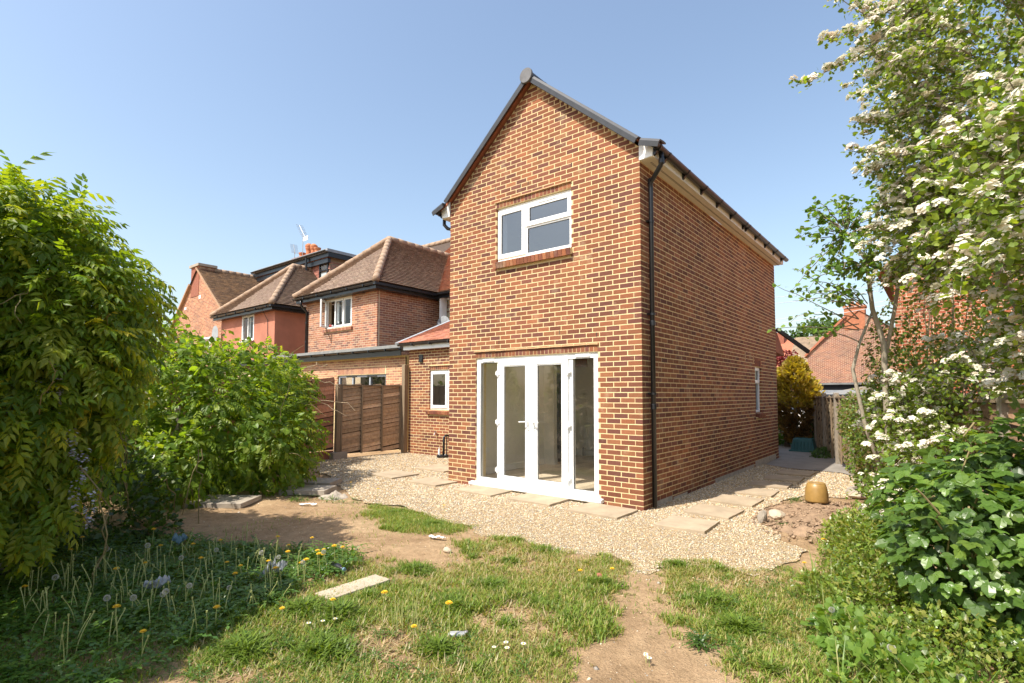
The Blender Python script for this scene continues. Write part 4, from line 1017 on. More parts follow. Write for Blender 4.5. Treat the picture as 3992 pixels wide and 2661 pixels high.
mb = MB(); mb.box(-28.1, -27.05, gy_-.02, gy_+.75, 6.8, 8.40); c3 = mb.build('chimney', 'brickplain', n3); mb = MB(); mb.box(-28.2, -26.95, gy_-.1, gy_+.85, 8.40, 8.53); mb.build('chimney_cap', 'concrete', c3)
mb = MB(); mb.box(-27.35, -26.9, 7.0, 7.6, 8.3, 8.5); mb.build('ridge_vent', 'black', n3)
mb = MB(); mb.box(-28.9, -28.65, gy_-.012, gy_, 6.2, 6.35); mb.box(-27.0, -26.75, gy_-.012, gy_, 6.62, 6.8); mb.build('white_patch', 'upvc', n3)
mb = MB(); ring(mb, -26.7, -25.3, 3.2, 4.5, .1, gy_-.03, gy_+.05); w3 = mb.build('window', 'upvc', n3); pane(-26.6, -25.4, 3.3, 4.4, gy_-.015, 'glass_old', w3)
sd = thing('satellite_dish', 'pale satellite dish on the corner of the terracotta house', 'satellite dish', (-22.3, 3.3, 4.2)); mb = MB(); mb.lathe([(.02, 0), (.2, .02), (.33, .08), (.34, .09)], (0, 0, 0), 18, 'y'); mb.v = [(x-22.35, -y+3.3, z*1.1+4.35) for x, y, z in mb.v]; mb.build('dish', 'lead', sd); mb = MB(); mb.bar((-22.35, 3.3, 4.2), (-22.15, 3.4, 4.1), .05, .05); mb.build('arm', 'black', sd)

# ================================================================ BUILDINGS ON THE RIGHT
r1 = thing('chimney_house', 'distant red brick gable house with orange chimney behind the garages', 'house', (1, 34, 0))
gy_ = 33.0; ap = (-.8, 6.75); 
mb = MB(); mb.prism([(-3.55, 0), (4.5, 0), (4.5, 3.4), (2.6, 4.2), (-.3, 6.75), (-1.3, 6.6), (-3.55, 4.25)], 'y', gy_+.003, gy_+.4); gw = mb.build('gable_wall', 'mortar_old', r1)
def clip1(z): 
    lo = 0 if z < 4.25 else (z-4.25)/(6.6-4.25)*2.25
    return lo, (8.0 if z < 3.4 else 8.05-(z-3.4)/3.35*4.8)
FPAL = [(.27, .115, .075), (.30, .13, .085), (.24, .10, .07), (.22, .10, .08)]
wall_bricks(gw, (-3.55, gy_, 0), (1, 0, 0), (0, -1, 0), 8.0, 2.0, 6.7, [], FPAL, 0, clip=clip1)
mb = MB(); mb.bar((-3.7, gy_-.04, 4.2), (-1.3, gy_-.04, 6.7), .2, .12); mb.build('verge', 'clayroof', r1)
mb = MB(); mb.add([(-3.75, gy_-.1, 4.1), (-.6, gy_-.1, 7.0), (-.6, 44, 7.0), (-3.75, 44, 4.1), (4.6, gy_-.1, 3.3), (4.6, 44, 3.3)], [(0, 1, 2, 3), (1, 4, 5, 2)]); mb.build('roof', 'cap', r1)
mb = MB(); mb.box(-1.4, -.28, gy_-.03, gy_+.9, 5.8, 7.35); mb.box(-1.46, -.22, gy_-.09, gy_+.96, 7.2, 7.35); 
M['orangebrick'] = simple('orange_brick', (.40, .15, .075), .9, .2, 6, .003, 30); c1_ = mb.build('chimney', 'orangebrick', r1)
mb = MB(); mb.lathe([(.14, 0), (.12, .3)], (-1.0, gy_+.4, 7.35), 10); mb.lathe([(.14, 0), (.12, .25)], (-.65, gy_+.4, 7.35), 10); mb.build('chimney_pot', 'pot', c1_)
r0 = thing('brown_roof_house', 'distant house with mottled brown roof beyond the conifer', 'house', (-6, 40, 0))
mb = MB(); mb.box(-14, -3.6, 36.3, 36.5, 0, 3.7); mb.build('wall', 'orangebrick', r0)
mb = MB(); mb.prism([(36.0, 3.6), (36.0, 3.5), (45, 3.5), (40.2, 6.1)], 'x', -14, -4.3); mb.build('roof', 'clayroof', r0)
M['mossroof'] = simple('mossy_brown_roof', (.24, .17, .11), .95, .3, 3, .01, 14, c2=(.15, .11, .075))
mb = MB(); mb.prism([(35.8, 3.62), (35.8, 3.5), (40, 3.5), (39.2, 6.1)], 'x', -5.4, -2.2); mb.build('lower_roof', 'mossroof', r0)
mb = MB(); mb.box(-7.2, -6.3, 39.5, 40.3, 5.6, 6.6); mb.build('chimney', 'brickplain', r0)
r2 = thing('red_house', 'large red brick house close behind the flowering hawthorn', 'house', (6, 9, 0))
gy_ = 7.8; 
mb = MB(); mb.prism([(2.5, 0), (10.5, 0), (10.5, 4.6), (6.5, 8.4), (2.5, 4.6)], 'y', gy_+.003, gy_+.3); mb.box(2.5, 2.75, gy_+.3, 14, 0, 4.6); gw = mb.build('wall', 'mortar_old', r2)
HPAL = [(.33, .095, .05), (.37, .115, .055), (.29, .08, .045), (.40, .135, .065)]
wall_bricks(gw, (2.5, gy_, 0), (1, 0, 0), (0, -1, 0), 5.0, .6, 7.0, [], HPAL, 300, clip=lambda z: (max(0, (z-4.6)/.95), 5.0))
mb = MB(); mb.add([(2.2, gy_-.15, 4.35), (6.5, gy_-.15, 8.5), (6.5, 14, 8.5), (2.2, 14, 4.35), (10.8, gy_-.15, 4.35), (10.8, 14, 4.35)], [(0, 1, 2, 3), (1, 4, 5, 2)]); mb.build('roof', 'clayroof', r2)
mb = MB(); mb.bar((2.3, gy_-.06, 4.45), (6.5, gy_-.06, 8.5), .1, .1); mb.build('verge', 'cap', r2)
# --- garages, car
ga = thing('garage', 'low grey garage with ribbed metal roof edge behind the right fence', 'garage', (.6, 19, 0))
mb = MB(); mb.box(-.55, 2.2, 18.2, 22.5, 0, 1.62); mb.build('wall', 'greyframe', ga)
mb = MB(); 
mb.box(-.65, 2.3, 18.05, 22.6, 1.62, 1.66); ro = mb.build('roof', 'lead', ga)
for i in range(4):
    mb = MB(); mb.box(-.66, 2.31, 18.03-.005*i, 18.05, 1.63+i*.045, 1.665+i*.045); mb.build('edge_rib', 'greyframe', ro)
mb = MB(); mb.prism([(-.5, 1.66), (2.2, 1.66), (.85, 1.95)], 'y', 18.3, 22.4); mb.build('pitched_cover', 'concrete', ro)
gb_ = thing('dark_shed', 'dark low shed with flat roof next to the grey garage', 'shed', (-1, 22, 0))
mb = MB(); mb.box(-2.6, .7, 23, 26, 0, 2.1); mb.build('wall', 'dark', gb_); mb = MB(); mb.box(-2.7, .8, 22.85, 26.1, 2.1, 2.2); mb.build('roof', 'felt', gb_)
mb = MB(); mb.box(-7.5, -2.75, 24, 24.2, 0, 2.1); gs_ = mb.build('garage_door', 'greyframe'); tag(gs_, 'plain grey garage front seen beside the conifer', 'garage')
def car(x, y, rz, label):
    r = thing('parked_car', label, 'car', (x, y, 0), rotz=rz)
    M.setdefault('carwhite', simple('white_car_paint', (.78, .78, .76), .25, .02, 4)); M.setdefault('rubber', simple('tyre', (.02, .02, .02), .8, .2, 20))
    M.setdefault('carglass', simple('tinted_car_glass', (.03, .04, .055), .06, .1, 4))
    prof = [(-2.05, .35), (-2.1, .7), (-2.0, .95), (-1.35, 1.02), (1.65, 1.02), (2.0, .9), (2.05, .4), (1.75, .28), (-1.8, .28)]
    mb = MB(); mb.prism(prof, 'y', -.86, .86); body = mb.build('body', 'carwhite', r, bev=.06, local=True)
    mb = MB(); b = [(-1.3, -.8, 1.02), (1.75, -.8, 1.02), (1.75, .8, 1.02), (-1.3, .8, 1.02)]; t = [(-.55, -.62, 1.50), (1.2, -.62, 1.52), (1.2, .62, 1.52), (-.55, .62, 1.50)]
    mb.add(b+t, MB.BF); mb.build('windows', 'carglass', r, bev=.05, local=True)
    mb = MB(); mb.box(-.5, 1.15, -.62, .62, 1.50, 1.545); mb.build('roof', 'carwhite', r, bev=.02, local=True)
    for px in (-1.3, 1.3):
        for py_ in (-.84, .84):
            mb = MB(); mb.lathe([(.2, -.1), (.31, -.1), (.32, 0), (.31, .1), (.2, .1)], (px, py_, .32), 18, 'y'); mb.build('wheel', 'rubber', r, local=True)
    for py_ in (-.6, .6): mb = MB(); mb.box(-2.09, -2.0, py_-.16, py_+.16, .72, .86); mb.build('headlight', 'lead', r, local=True)
    return r
car(-1.9, 16.2, R_(8), 'white parked car seen over the fence beside the conifer')
# overhead wires
for i, (p, q, l) in enumerate((((-14, 20, 6.3), (12, 20.5, 6.65), 'single overhead wire, highest of those right of the house'), ((-14, 20, 5.85), (12, 20.5, 6.55), 'overhead wire just below the highest one'), ((-14, 20, 4.2), (12, 20.5, 6.9), 'lower overhead wire rising to the right'), ((-14, 20, 3.95), (12, 20.5, 6.75), 'lowest overhead wire rising to the right'))):
    p, q = Vector(p), Vector(q); mb = MB(); mb.tube([p+(q-p)*t/12+Vector((0, 0, -.25*math.sin(math.pi*t/12))) for t in range(13)], .011, 5); o = mb.build('overhead_wire', 'metal'); tag(o, l, 'wire', 'overhead wires')

# ================================================================ FENCES
M['slat_shade'] = simple('slat_gap_shade', (.07, .045, .03), .95, .3, 9)  # dark colour stands in for the shadow lines between fence slats
WP = [(.33, .20, .12), (.29, .175, .105), (.36, .225, .14)]
def panel(p0, p1, z0, h, ns, label, pal, battens=3, frame=True, lap=.035, cat='fence', name='lap_fence', grp=None, tilt=0.0, post_mat='postwood', side=1, wave=.006):
    p0, p1 = Vector((*p0, 0)), Vector((*p1, 0)); u = (p1-p0); l = u.length; u.normalize(); n = Vector((u.y, -u.x, 0))*side
    r = thing(name, label, cat, (*((p0+p1)/2).xy, z0), grp); mats = []; sh = h/ns
    for i in range(ns):
        z = z0+i*sh; zj = jit(wave); sk = jit(wave)*1.5
        nseg = 3
        for q in range(nseg):
            za = zj+jit(wave*1.6); zb = jit(wave*2.2)
            if q: za = zlast
            zlast = za+zb
            mats.append(frame4(p0+u*(l*q/nseg)+Vector((0, 0, z+za))+n*.030, u*l/nseg+Vector((0, 0, zb)), -n*.014, Vector((0, 0, sh*.90))-n*.030))
    pieces('slat', mats, pal, 'wood', r, 300, jit=.3)
    c = (p0+p1)/2-n*.012; mb = MB(); mb.obox((c.x, c.y, z0+h/2), u*l/2, n*.004, (0, 0, h/2)); mb.build('shade_backing', 'slat_shade', r)  # added dark sheet, seen through the slat gaps as painted shadow
    for b in range(battens+2 if frame else battens):
        f = b/(battens+1) if frame else (b+.5)/battens
        f = min(max(f, .012), .988)
        c = p0+u*l*f+n*.045; mb = MB(); mb.obox((c.x, c.y, z0+h/2), u*.02, n*.014, (0, 0, h/2+.01)); mb.build('batten', post_mat, r)
    if frame: 
        c = (p0+p1)/2+n*.02; mb = MB(); mb.obox((c.x, c.y, z0+h+.02), u*l/2, n*.03, (0, 0, .016)); mb.build('cap_rail', post_mat, r)
    return r
def post(x, y, h, w, label, mat='postwood', rz=0, grp='fence posts'):
    mb = MB(); mb.prism([(-w/2, -w/2), (w/2, -w/2), (w/2, w/2), (-w/2, w/2)], 'z', -.1, h); o = mb.build('fence_post', mat, bev=.006); o.location = (x, y, 0); o.rotation_euler = (0, jit(.01), rz); tag(o, label, 'fence post', grp); return o
GP = [(.50, .34, .21), (.46, .31, .185), (.54, .37, .23), (.42, .28, .17)]
panel((-8.58, .80), (-8.33, 2.52), .10, 1.72, 17, 'grey brown lap fence panel between post and extension wall', GP, 2)
M['redwoodpost'] = simple('red_stained_batten', (.30, .11, .06), .85, .3, 12)
RPAL = [(.42, .20, .115), (.46, .22, .13), (.38, .18, .105)]
panel((-8.66, -1.15), (-8.62, .66), .22, 1.76, 16, 'red stained shiplap fence panel partly hidden by the hedge', RPAL, 0, frame=False, post_mat='redwoodpost')
panel((-8.66, -3.0), (-8.66, -1.2), .22, 1.76, 16, 'red stained shiplap fence panel behind the hedge foliage', RPAL, 0, frame=False, post_mat='redwoodpost')
mb = MB(); mb.box(-8.68, -8.62, -3.0, .66, .0, .2); o = mb.build('gravel_board', 'redwoodpost'); tag(o, 'dark board along the foot of the red fence', 'board')
post(-8.58, .73, 1.86, .11, 'timber post between red and grey brown fence panels', 'postwood')
post(-8.22, 2.58, 2.42, .13, 'tall square timber post against the extension wall', 'postwood')
mb = MB(); mb.box(-8.75, -8.45, .55, .95, -.05, .16); o = mb.build('post_base', 'concrete'); tag(o, 'rough concrete block at the foot of the fence post', 'concrete block')
LP_ = [(.34, .265, .165), (.30, .23, .145), (.38, .295, .19)]
RF = [(4.35, -1.35), (3.75, .45), (3.10, 2.2), (2.45, 3.95), (1.86, 5.72), (1.36, 7.5), (.86, 9.28), (.36, 11.05), (-.14, 12.85)]
RFL = ['lap fence panel nearest the camera behind the brambles', 'lap fence panel behind the hawthorn trunk', 'lap fence panel behind the lower blossom', 'lap fence panel behind the hazel stems', 'sunlit lap fence panel with ivy over its top, beside the slab path end', 'lap fence panel between the two ivy covered posts', 'lap fence panel half in shadow, left of the ivy', 'shaded lap fence panel beside the green crate']
for i in range(8): panel(RF[i], RF[i+1], .08, 1.45, 14, RFL[i], LP_ if i > 1 else WP, 2, side=-1, grp='lap fence panels along the right boundary', wave=.012)
PL = ['first', 'second', 'third', 'fourth', 'fifth', 'sixth', 'seventh', 'eighth', 'last']
for i, (x, y) in enumerate(RF): post(x-.02, y, 1.66, .10, f'{PL[i]} post of the right boundary fence counted from the camera', 'post', rz=.3, grp='posts of the right fence')
# ================================================================ VEGETATION
M['leaf'] = leafmat('green_leaf', .45, .34, .55); M['leaf_soft'] = leafmat('soft_leaf', .55, .42, .4)
M['grass'] = leafmat('grass_blade', .42, .45, .4, (1.4, 1.3, .5)); M['petal'] = leafmat('white_petal', .3, .6, .2, (1, .98, .88))
M['lilac'] = leafmat('lilac_petal', .3, .6, .2, (1, 1, 1.05))
M['bark'] = simple('grey_bark', (.24, .20, .155), .9, .3, 12, .006, 60, stretch=(1, 1, .25)); M['palebark'] = simple('pale_bark', (.36, .31, .235), .85, .3, 9, .004, 50)
M['stem'] = simple('green_brown_stem', (.24, .19, .085), .75, .3, 20); M['cane'] = simple('dry_cane', (.46, .36, .235), .85, .25, 14)
def nrm(a): return a/np.maximum(np.linalg.norm(a, axis=-1, keepdims=True), 1e-9)
def tmpl(V, F): return np.array(V, float), np.array(F, int)
def simple_leaf(w=.3, fold=.08, curl=.12):
    return tmpl([(0, 0, 0), (.32, w, fold), (.32, -w, fold), (.72, w*.72, fold*.4-curl*.5), (.72, -w*.72, fold*.4-curl*.5), (1, 0, -curl), (.45, 0, 0)],
                [(0, 6, 1), (0, 2, 6), (1, 6, 3), (2, 4, 6), (3, 6, 5), (4, 5, 6)])
def pinnate(pairs=5, ll=.27, ang=62, droop=.35, w=.36):
    V = []; F = []
    def leaflet(o, d, l):
        d = np.array(d)/np.linalg.norm(d); s = np.cross((0, 0, 1), d); s /= np.linalg.norm(s)+1e-9; n = np.cross(d, s); b = len(V); o = np.array(o)
        for t, ww, h in ((0, 0, 0), (.4, w*.5, .05), (.4, -w*.5, .05), (1, 0, -.12), (.45, 0, -.02)): V.append(o+l*(t*d+ww*s+h*n))
        F.extend([(b, b+4, b+1), (b+1, b+4, b+3), (b, b+2, b+4), (b+2, b+3, b+4)])
    for i in range(pairs):
        t = .22+.66*i/(pairs-1); o = (t, 0, -droop*t*t); sl = -2*droop*t
        for s in (1, -1):
            a = R_(ang-12*i/pairs+random.uniform(-8, 8)); leaflet(o, (math.cos(a), s*math.sin(a), sl*math.cos(a)-.35+random.uniform(-.15, .1)), ll*(.8+.25*math.sin(3.1*(i+.5)/pairs)))
    leaflet((.92, 0, -droop*.85), (1, 0, -2*droop-.2), ll*1.05)
    b = len(V); V += [(0, .006, 0), (0, -.006, 0), (.5, .005, -droop*.25), (.5, -.005, -droop*.25), (.95, 0, -droop*.9)]; F += [(b, b+1, b+2), (b+1, b+3, b+2), (b+2, b+3, b+4)]
    return np.array(V, float), np.array(F, int)
def serrated(o, d, l, w, V, F, n=6):
    d = np.array(d, float); d /= np.linalg.norm(d); s = np.cross((0, 0, 1), d); s /= np.linalg.norm(s); b = len(V); o = np.array(o, float)
    up_ = np.cross(d, s)
    V.append(o); mid = []
    for i in range(1, n+1):
        t = i/n; V.append(o+d*l*t+up_*(-.10*t*t*l))
    L0 = len(V)
    for side in (1, -1):
        for i in range(n):
            t = (i+.45)/n; ww = w*math.sin(math.pi*min(1, t**.75))*(1.0 if i % 2 else .86)
            V.append(o+d*l*(t+.05)+s*side*ww+up_*(.05*l-.10*t*t*l))
    for i in range(n):
        a = b+i; c = b+i+1; p = L0+i; q = L0+n+i
        F.append((a, c, p)); F.append((a, q, c))
        if i < n-1: F.append((c, p+1, p)); F.append((c, q, q+1))
def trifoliate():
    V = []; F = []
    serrated((.35, 0, 0), (1, 0, -.1), .65, .27, V, F); serrated((.33, .02, 0), (.45, .9, -.1), .5, .21, V, F); serrated((.33, -.02, 0), (.45, -.9, -.1), .5, .21, V, F)
    return np.array(V, float), np.array(F, int)
def dandleaf():
    V = [(0, 0, 0)]; F = []; n = 6
    for i in range(1, n+1): t = i/n; V.append((t, 0, .22*math.sin(t*2.6)-.25*t*t))
    for s in (1, -1):
        for i in range(n): t = (i+.6)/n; V.append((t-.03, s*(.05+.09*t)*(1 if i % 2 else .7)*(1 if i < n-1 else .5), .22*math.sin(t*2.6)-.25*t*t+.03))
    for i in range(n):
        F += [(i, i+1, n+1+i), (i, 2*n+1+i, i+1)]
    return np.array(V, float), np.array(F, int)
def lobed():
    V = [(0, 0, 0), (.25, .12, .03), (.35, .38, .05), (.55, .2, .02), (.75, .3, 0), (1, 0, -.08), (.75, -.3, 0), (.55, -.2, .02), (.35, -.38, .05), (.25, -.12, .03), (.5, 0, -.02)]
    V = [V[i] for i in (0, 2, 3, 4, 5, 6, 7, 8)]; return tmpl(V, [(0, 1, 2), (0, 2, 6), (0, 6, 7), (2, 3, 4), (2, 4, 6), (4, 5, 6)])
def flower_cluster(nf=12, r=.5, fr=.2):
    V = []; F = []
    for i in range(nf):
        a = 2.4*i; rr = r*math.sqrt((i+.3)/nf); c = np.array((rr*math.cos(a), rr*math.sin(a), .35*(1-(rr/r)**2)+random.uniform(-.08, .08))); b = len(V)
        tl = np.array((rr*math.cos(a)*.8+random.uniform(-.3, .3), rr*math.sin(a)*.8+random.uniform(-.3, .3), 1)); tl /= np.linalg.norm(tl); u = np.cross(tl, (0, 1, 0)); u /= np.linalg.norm(u); v = np.cross(tl, u)
        V.append(c)
        V.pop()
        for k in range(5): V.append(c+fr*(math.cos(1.2566*k)*u+math.sin(1.2566*k)*v)+tl*.05*(k % 2))
        F += [(b, b+1, b+2), (b, b+2, b+3), (b, b+3, b+4)]
    return np.array(V, float), np.array(F, int)
def leafarr(T, pos, ax, nr, size):
    tv, tf = T; ax = nrm(ax); b = nrm(np.cross(nr, ax)); n = np.cross(ax, b)
    V = pos[:, None]+size[:, None, None]*(tv[None, :, 0:1]*ax[:, None]+tv[None, :, 1:2]*b[:, None]+tv[None, :, 2:3]*n[:, None])
    F = (tf[None]+len(tv)*np.arange(len(pos))[:, None, None]).reshape(-1, 3)
    return V.reshape(-1, 3), F
def leafmesh(name, mat, parent, T, pos, ax, nr, size, col, single=0, sname='leaf', local=False):
    """scatter a leaf template; the `single` nearest leaves become objects of their own"""
    Ts = T if isinstance(T, list) else [T]
    if single:
        d = np.linalg.norm(pos-np.array(CAM), axis=1)/size; o_ = np.argsort(d); pk = o_[:single]; keep = o_[single:]
        vs = []
        for t in Ts:
            for q in range(4):
                c = col[pk[rng.integers(len(pk))]]; me = npmesh(sname, t[0], t[1], np.repeat(c[None], len(t[0]), 0)); me.materials.append(M[mat]); vs.append(me)
        for i in pk:
            a = nrm(ax[i]); b = nrm(np.cross(nr[i], a)); n = np.cross(a, b); o = bpy.data.objects.new(sname, vs[rng.integers(len(vs))]); C.objects.link(o)
            o.matrix_basis = Matrix(frame4(pos[i], a*size[i], b*size[i], n*size[i]).tolist()); attach(o, parent)
        pos, ax, nr, size, col = pos[keep], ax[keep], nr[keep], size[keep], col[keep]
    Vs, Fs, Cs, off = [], [], [], 0
    for j, t in enumerate(Ts):
        s = slice(j, None, len(Ts))
        if len(pos[s]) == 0: continue
        V, F = leafarr(t, pos[s], ax[s], nr[s], size[s]); Vs.append(V); Fs.append(F+off); off += len(V); Cs.append(np.repeat(col[s], len(t[0]), 0))
    me = npmesh(name, np.concatenate(Vs), np.concatenate(Fs), np.concatenate(Cs)); me.materials.append(M[mat])
    o = bpy.data.objects.new(name, me); C.objects.link(o)
    if parent: attach(o, parent, local)
    return stuff(o)
def crown(ells, n, noise=.16, depth=.35, zmin=.03, clump=.0, cs=2.2, inner=.72):
    """points spread through a union of ellipsoids, denser near the surface -> pos, outward"""
    E = np.array([e[:6] for e in ells], float); area = (E[:, 3]*E[:, 4]+E[:, 4]*E[:, 5]+E[:, 3]*E[:, 5]); p = area/area.sum(); out = []; on = []
    got = 0
    while got < n:
        m = n*2; k = rng.choice(len(E), m, p=p); d = nrm(rng.normal(size=(m, 3)))
        r = 1+noise*fbm(d*2.2+k[:, None]*3.1, 1.6, 1)+noise*.5*fbm(d*6+k[:, None], 1.3, 3)-depth*rng.random(m)**2.2
        P = E[k, :3]+d*r[:, None]*E[k, 3:]; ok = P[:, 2] > zmin
        for j in range(len(E)):
            q = np.linalg.norm((P-E[j, :3])/E[j, 3:], axis=1); ok &= (q > inner) | (k == j)
        nn = nrm(d/E[k, 3:])
        if clump: P = P-nn*(clump*np.clip(fbm(P, cs, 2)+.15*rng.normal(size=m), 0, 1.2))[:, None]; ok &= P[:, 2] > zmin
        out.append(P[ok]); on.append(nn[ok]); got += ok.sum()
    return np.concatenate(out)[:n], np.concatenate(on)[:n]
def cols(n, pal, jit_=.25, bright=None):
    pal = np.array(pal); c = pal[rng.integers(len(pal), size=n)]*(1+rng.uniform(-jit_, jit_, (n, 1)))
    if bright is not None: c = c*bright[:, None]
    return np.clip(c, 0, 1)
def curve(p, q, sag=.2, n=8, wob=.04):
    p, q = np.array(p, float), np.array(q, float); t = np.linspace(0, 1, n)[:, None]; P = p+(q-p)*t; P[:, 2] += (-sag*4*(t*(1-t)))[:, 0]*-1
    w = rng.normal(0, wob, (n, 3)); w[0] = 0; return P+w*t
# ---------------------------------------------------------------- wisteria on the left
WIS = [(.15, .25, .024), (.19, .29, .028), (.24, .32, .034), (.12, .205, .022), (.30, .35, .045)]
PIN = [pinnate(5, .31, w=.42), pinnate(5, .28, w=.42), pinnate(4, .34, w=.42)]
W1E = [(-3.6, -6.1, 2.45, 1.22, 1.05, 1.12), (-2.85, -5.8, 2.2, .62, .5, .66), (-2.85, -6.05, 1.2, .80, .5, .85), (-2.45, -5.72, 1.75, .36, .32, .55), (-3.6, -6.15, 3.15, .55, .5, .42), (-4.6, -6.3, 1.6, 1.2, 1.0, 1.6), (-2.9, -7.6, 1.9, 1.5, 1.2, 1.75), (-1.75, -7.0, 2.2, .58, .5, 1.0), (-1.55, -7.8, 2.1, .7, .8, 1.25), (-1.5, -8.8, 2.1, .8, .8, 1.3)]
w1 = thing('wisteria', 'large yellow green wisteria bush at the left edge with drooping leaves', 'wisteria', (-3.1, -6.2, 0))
def wisteria(root, ells, n, size, single, pal, droop=.9):
    P, N = crown(ells, n, .14, .30, zmin=.2, clump=.34, cs=3.4); out = N.copy(); h = out*np.array([1, 1, .5]); 
    ax = nrm(h*.8+np.array([0, 0, -droop])*(1-np.clip(out[:, 2:3], -.2, 1)*.75)+rng.normal(0, .32, P.shape)); nr = nrm(out*.7+np.array([0, 0, .8])+rng.normal(0, .35, P.shape))
    s = size*rng.uniform(.7, 1.25, n); c = cols(n, pal, .22)
    yng = (rng.random(n) < .14)[:, None]; c = np.where(yng, c*np.array([1.55, 1.25, 1.1]), c)
    return leafmesh('foliage', 'leaf_soft', root, PIN, P, ax, nr, s, c, single)
wisteria(w1, W1E[:5], 5600, .28, 300, WIS, .5)
P, N = crown(W1E[:5], 9000, .14, .45, zmin=.3, clump=.3, cs=3.4); leafmesh('small_leaves', 'leaf_soft', w1, [simple_leaf(.3), simple_leaf(.38)], P, nrm(N*.8+np.array([0, 0, -.3])+rng.normal(0, .5, P.shape)), nrm(N*.7+np.array([0, 0, .8])+rng.normal(0, .4, P.shape)), rng.uniform(.05, .10, len(P)), cols(len(P), WIS, .3)); P, N = crown(W1E[5:], 9500, .14, .3, zmin=.3); leafmesh('back_foliage', 'leaf_soft', w1, simple_leaf(.36), P, nrm(N+rng.normal(0, .5, P.shape)), nrm(N+np.array([0, 0, .8])+rng.normal(0, .4, P.shape)), rng.uniform(.12, .22, len(P)), cols(len(P), WIS, .2))
mb = MB(); 
def trunk(root, pts, r, mat='bark', name='trunk', n=8):
    mb = MB(); mb.tube(pts, r, n); return mb.build(name, mat, root, smooth=True)
trunk(w1, [(-3.25, -6.0, 0), (-3.25, -6.03, .55), (-3.26, -6.07, 1.1), (-3.2, -6.05, 1.9), (-3.5, -6.1, 2.8)], [.04, .036, .033, .03, .02], 'palebark')
trunk(w1, [(-3.4, -6.3, 0), (-3.3, -6.3, 1.0), (-3.0, -6.1, 2.2)], [.07, .06, .03]); trunk(w1, [(-2.9, -7.6, 0), (-2.8, -7.5, 2.4)], [.08, .04])
def tendrils(root, E, n, l=(.3, .9), r=.006, mat='stem', dz=(-1.0, .5), name='tendril'):
    P, N = crown(E, n, .05, .05, zmin=.5)
    for p, nn in zip(P, N):
        L_ = random.uniform(*l); d = nrm(nn*.7+np.array([0, 0, random.uniform(*dz)])+rng.normal(0, .3, 3)); pts = []; q = p-nn*.1
        for i in range(9):
            pts.append(tuple(q)); q = q+d*L_/8; d = nrm(d+rng.normal(0, .25, 3)+np.array([0, 0, -.06]))
        mb = MB(); mb.tube(pts, [r*(1-.08*i) for i in range(9)], 5); mb.build(name, mat, root)
tendrils(w1, W1E[:5], 26)
# long hanging bare stems in the shaded lower part
for i in range(14):
    x, y = random.uniform(-3.4, -1.9), random.uniform(-5.9, -5.2); mb = MB(); p = Vector((x, y, random.uniform(.9, 1.6))); pts = []
    for k in range(10): pts.append(tuple(p)); p = p+Vector((random.uniform(-.1, .1), random.uniform(-.08, .08), -.12+.05*math.sin(k)))
    mb.tube(pts, .006, 5); mb.build('hanging_stem', 'stem', w1)
# flower racemes
def raceme(root, p, l):
    n = int(60*l/.3); t = rng.random(n)**.8; a = rng.uniform(0, 6.28, n); r = .035*(1-t*.75)
    P = np.column_stack([p[0]+r*np.cos(a), p[1]+r*np.sin(a), p[2]-t*l]); ax = np.column_stack([np.cos(a), np.sin(a), -.3+0*a]); nr = np.tile([0, 0, 1.], (n, 1))
    o = leafmesh('flower_raceme', 'lilac', root, simple_leaf(.45), P, ax, nr, rng.uniform(.016, .028, n), cols(n, [(.50, .47, .62), (.62, .60, .68), (.40, .36, .52), (.55, .55, .5)], .15)); del o['kind']
for x, y, z in ((-2.34, -6.11, 1.86), (-2.19, -5.98, 1.74), (-2.3, -6.05, 1.54), (-2.13, -5.91, 1.47), (-2.24, -5.99, 1.32), (-2.03, -5.82, 1.37), (-2.03, -5.79, 0.97), (-2.22, -5.94, 0.91), (-1.94, -5.71, 0.88), (-2.09, -5.91, 1.86), (-2.39, -6.13, 1.66), (-1.97, -5.76, 1.19)): raceme(w1, (x, y, z), random.uniform(.2, .34))
# ---------------------------------------------------------------- hedge of climbers along the left fence
w2 = thing('hedge', 'rounded green hedge of climbers spilling over the left fence', 'hedge', (-6.3, -3, 0))
W2E = [(-7.5, -3.9, 1.6, 1.45, 1.2, 1.4), (-6.2, -3.2, 1.25, 1.3, 1.0, 1.25), (-5.55, -2.65, .75, .85, .8, .85), (-6.9, -2.3, 1.4, 1.2, 1.0, 1.05), (-7.9, -1.3, 1.4, .75, .85, .65), (-8.3, -.75, 1.75, .55, .65, .5), (-6.2, -2.05, .75, .85, .7, .75), (-5.7, -3.9, .6, .9, .7, .7), (-8.6, -5.0, 1.5, 1.6, 1.3, 1.4)]
P, N = crown(W2E, 15000, .17, .28, zmin=.04, clump=.45, cs=3.2)
ax = nrm(N*.9+np.array([0, 0, -.55])+rng.normal(0, .45, P.shape)); nr = nrm(N*.8+np.array([0, 0, .7])+rng.normal(0, .4, P.shape))
HED = [(.135, .23, .03), (.175, .27, .034), (.23, .31, .045), (.105, .185, .027)]
leafmesh('foliage', 'leaf_soft', w2, [simple_leaf(.34), simple_leaf(.42), simple_leaf(.3)], P, ax, nr, rng.uniform(.07, .15, len(P)), cols(len(P), HED, .35))
wisteria(w2, W2E[:8], 2600, .22, 0, [(.18, .275, .032), (.24, .32, .04), (.14, .235, .03)], .45)
tendrils(w2, W2E[:7], 40, (.4, 1.1), .006, 'stem', (-.2, .6)); trunk(w2, [(-7, -3.5, 0), (-7, -3.4, 1.4)], [.08, .04]); trunk(w2, [(-6.2, -3, 0), (-6.4, -2.9, 1.2)], [.06, .03])
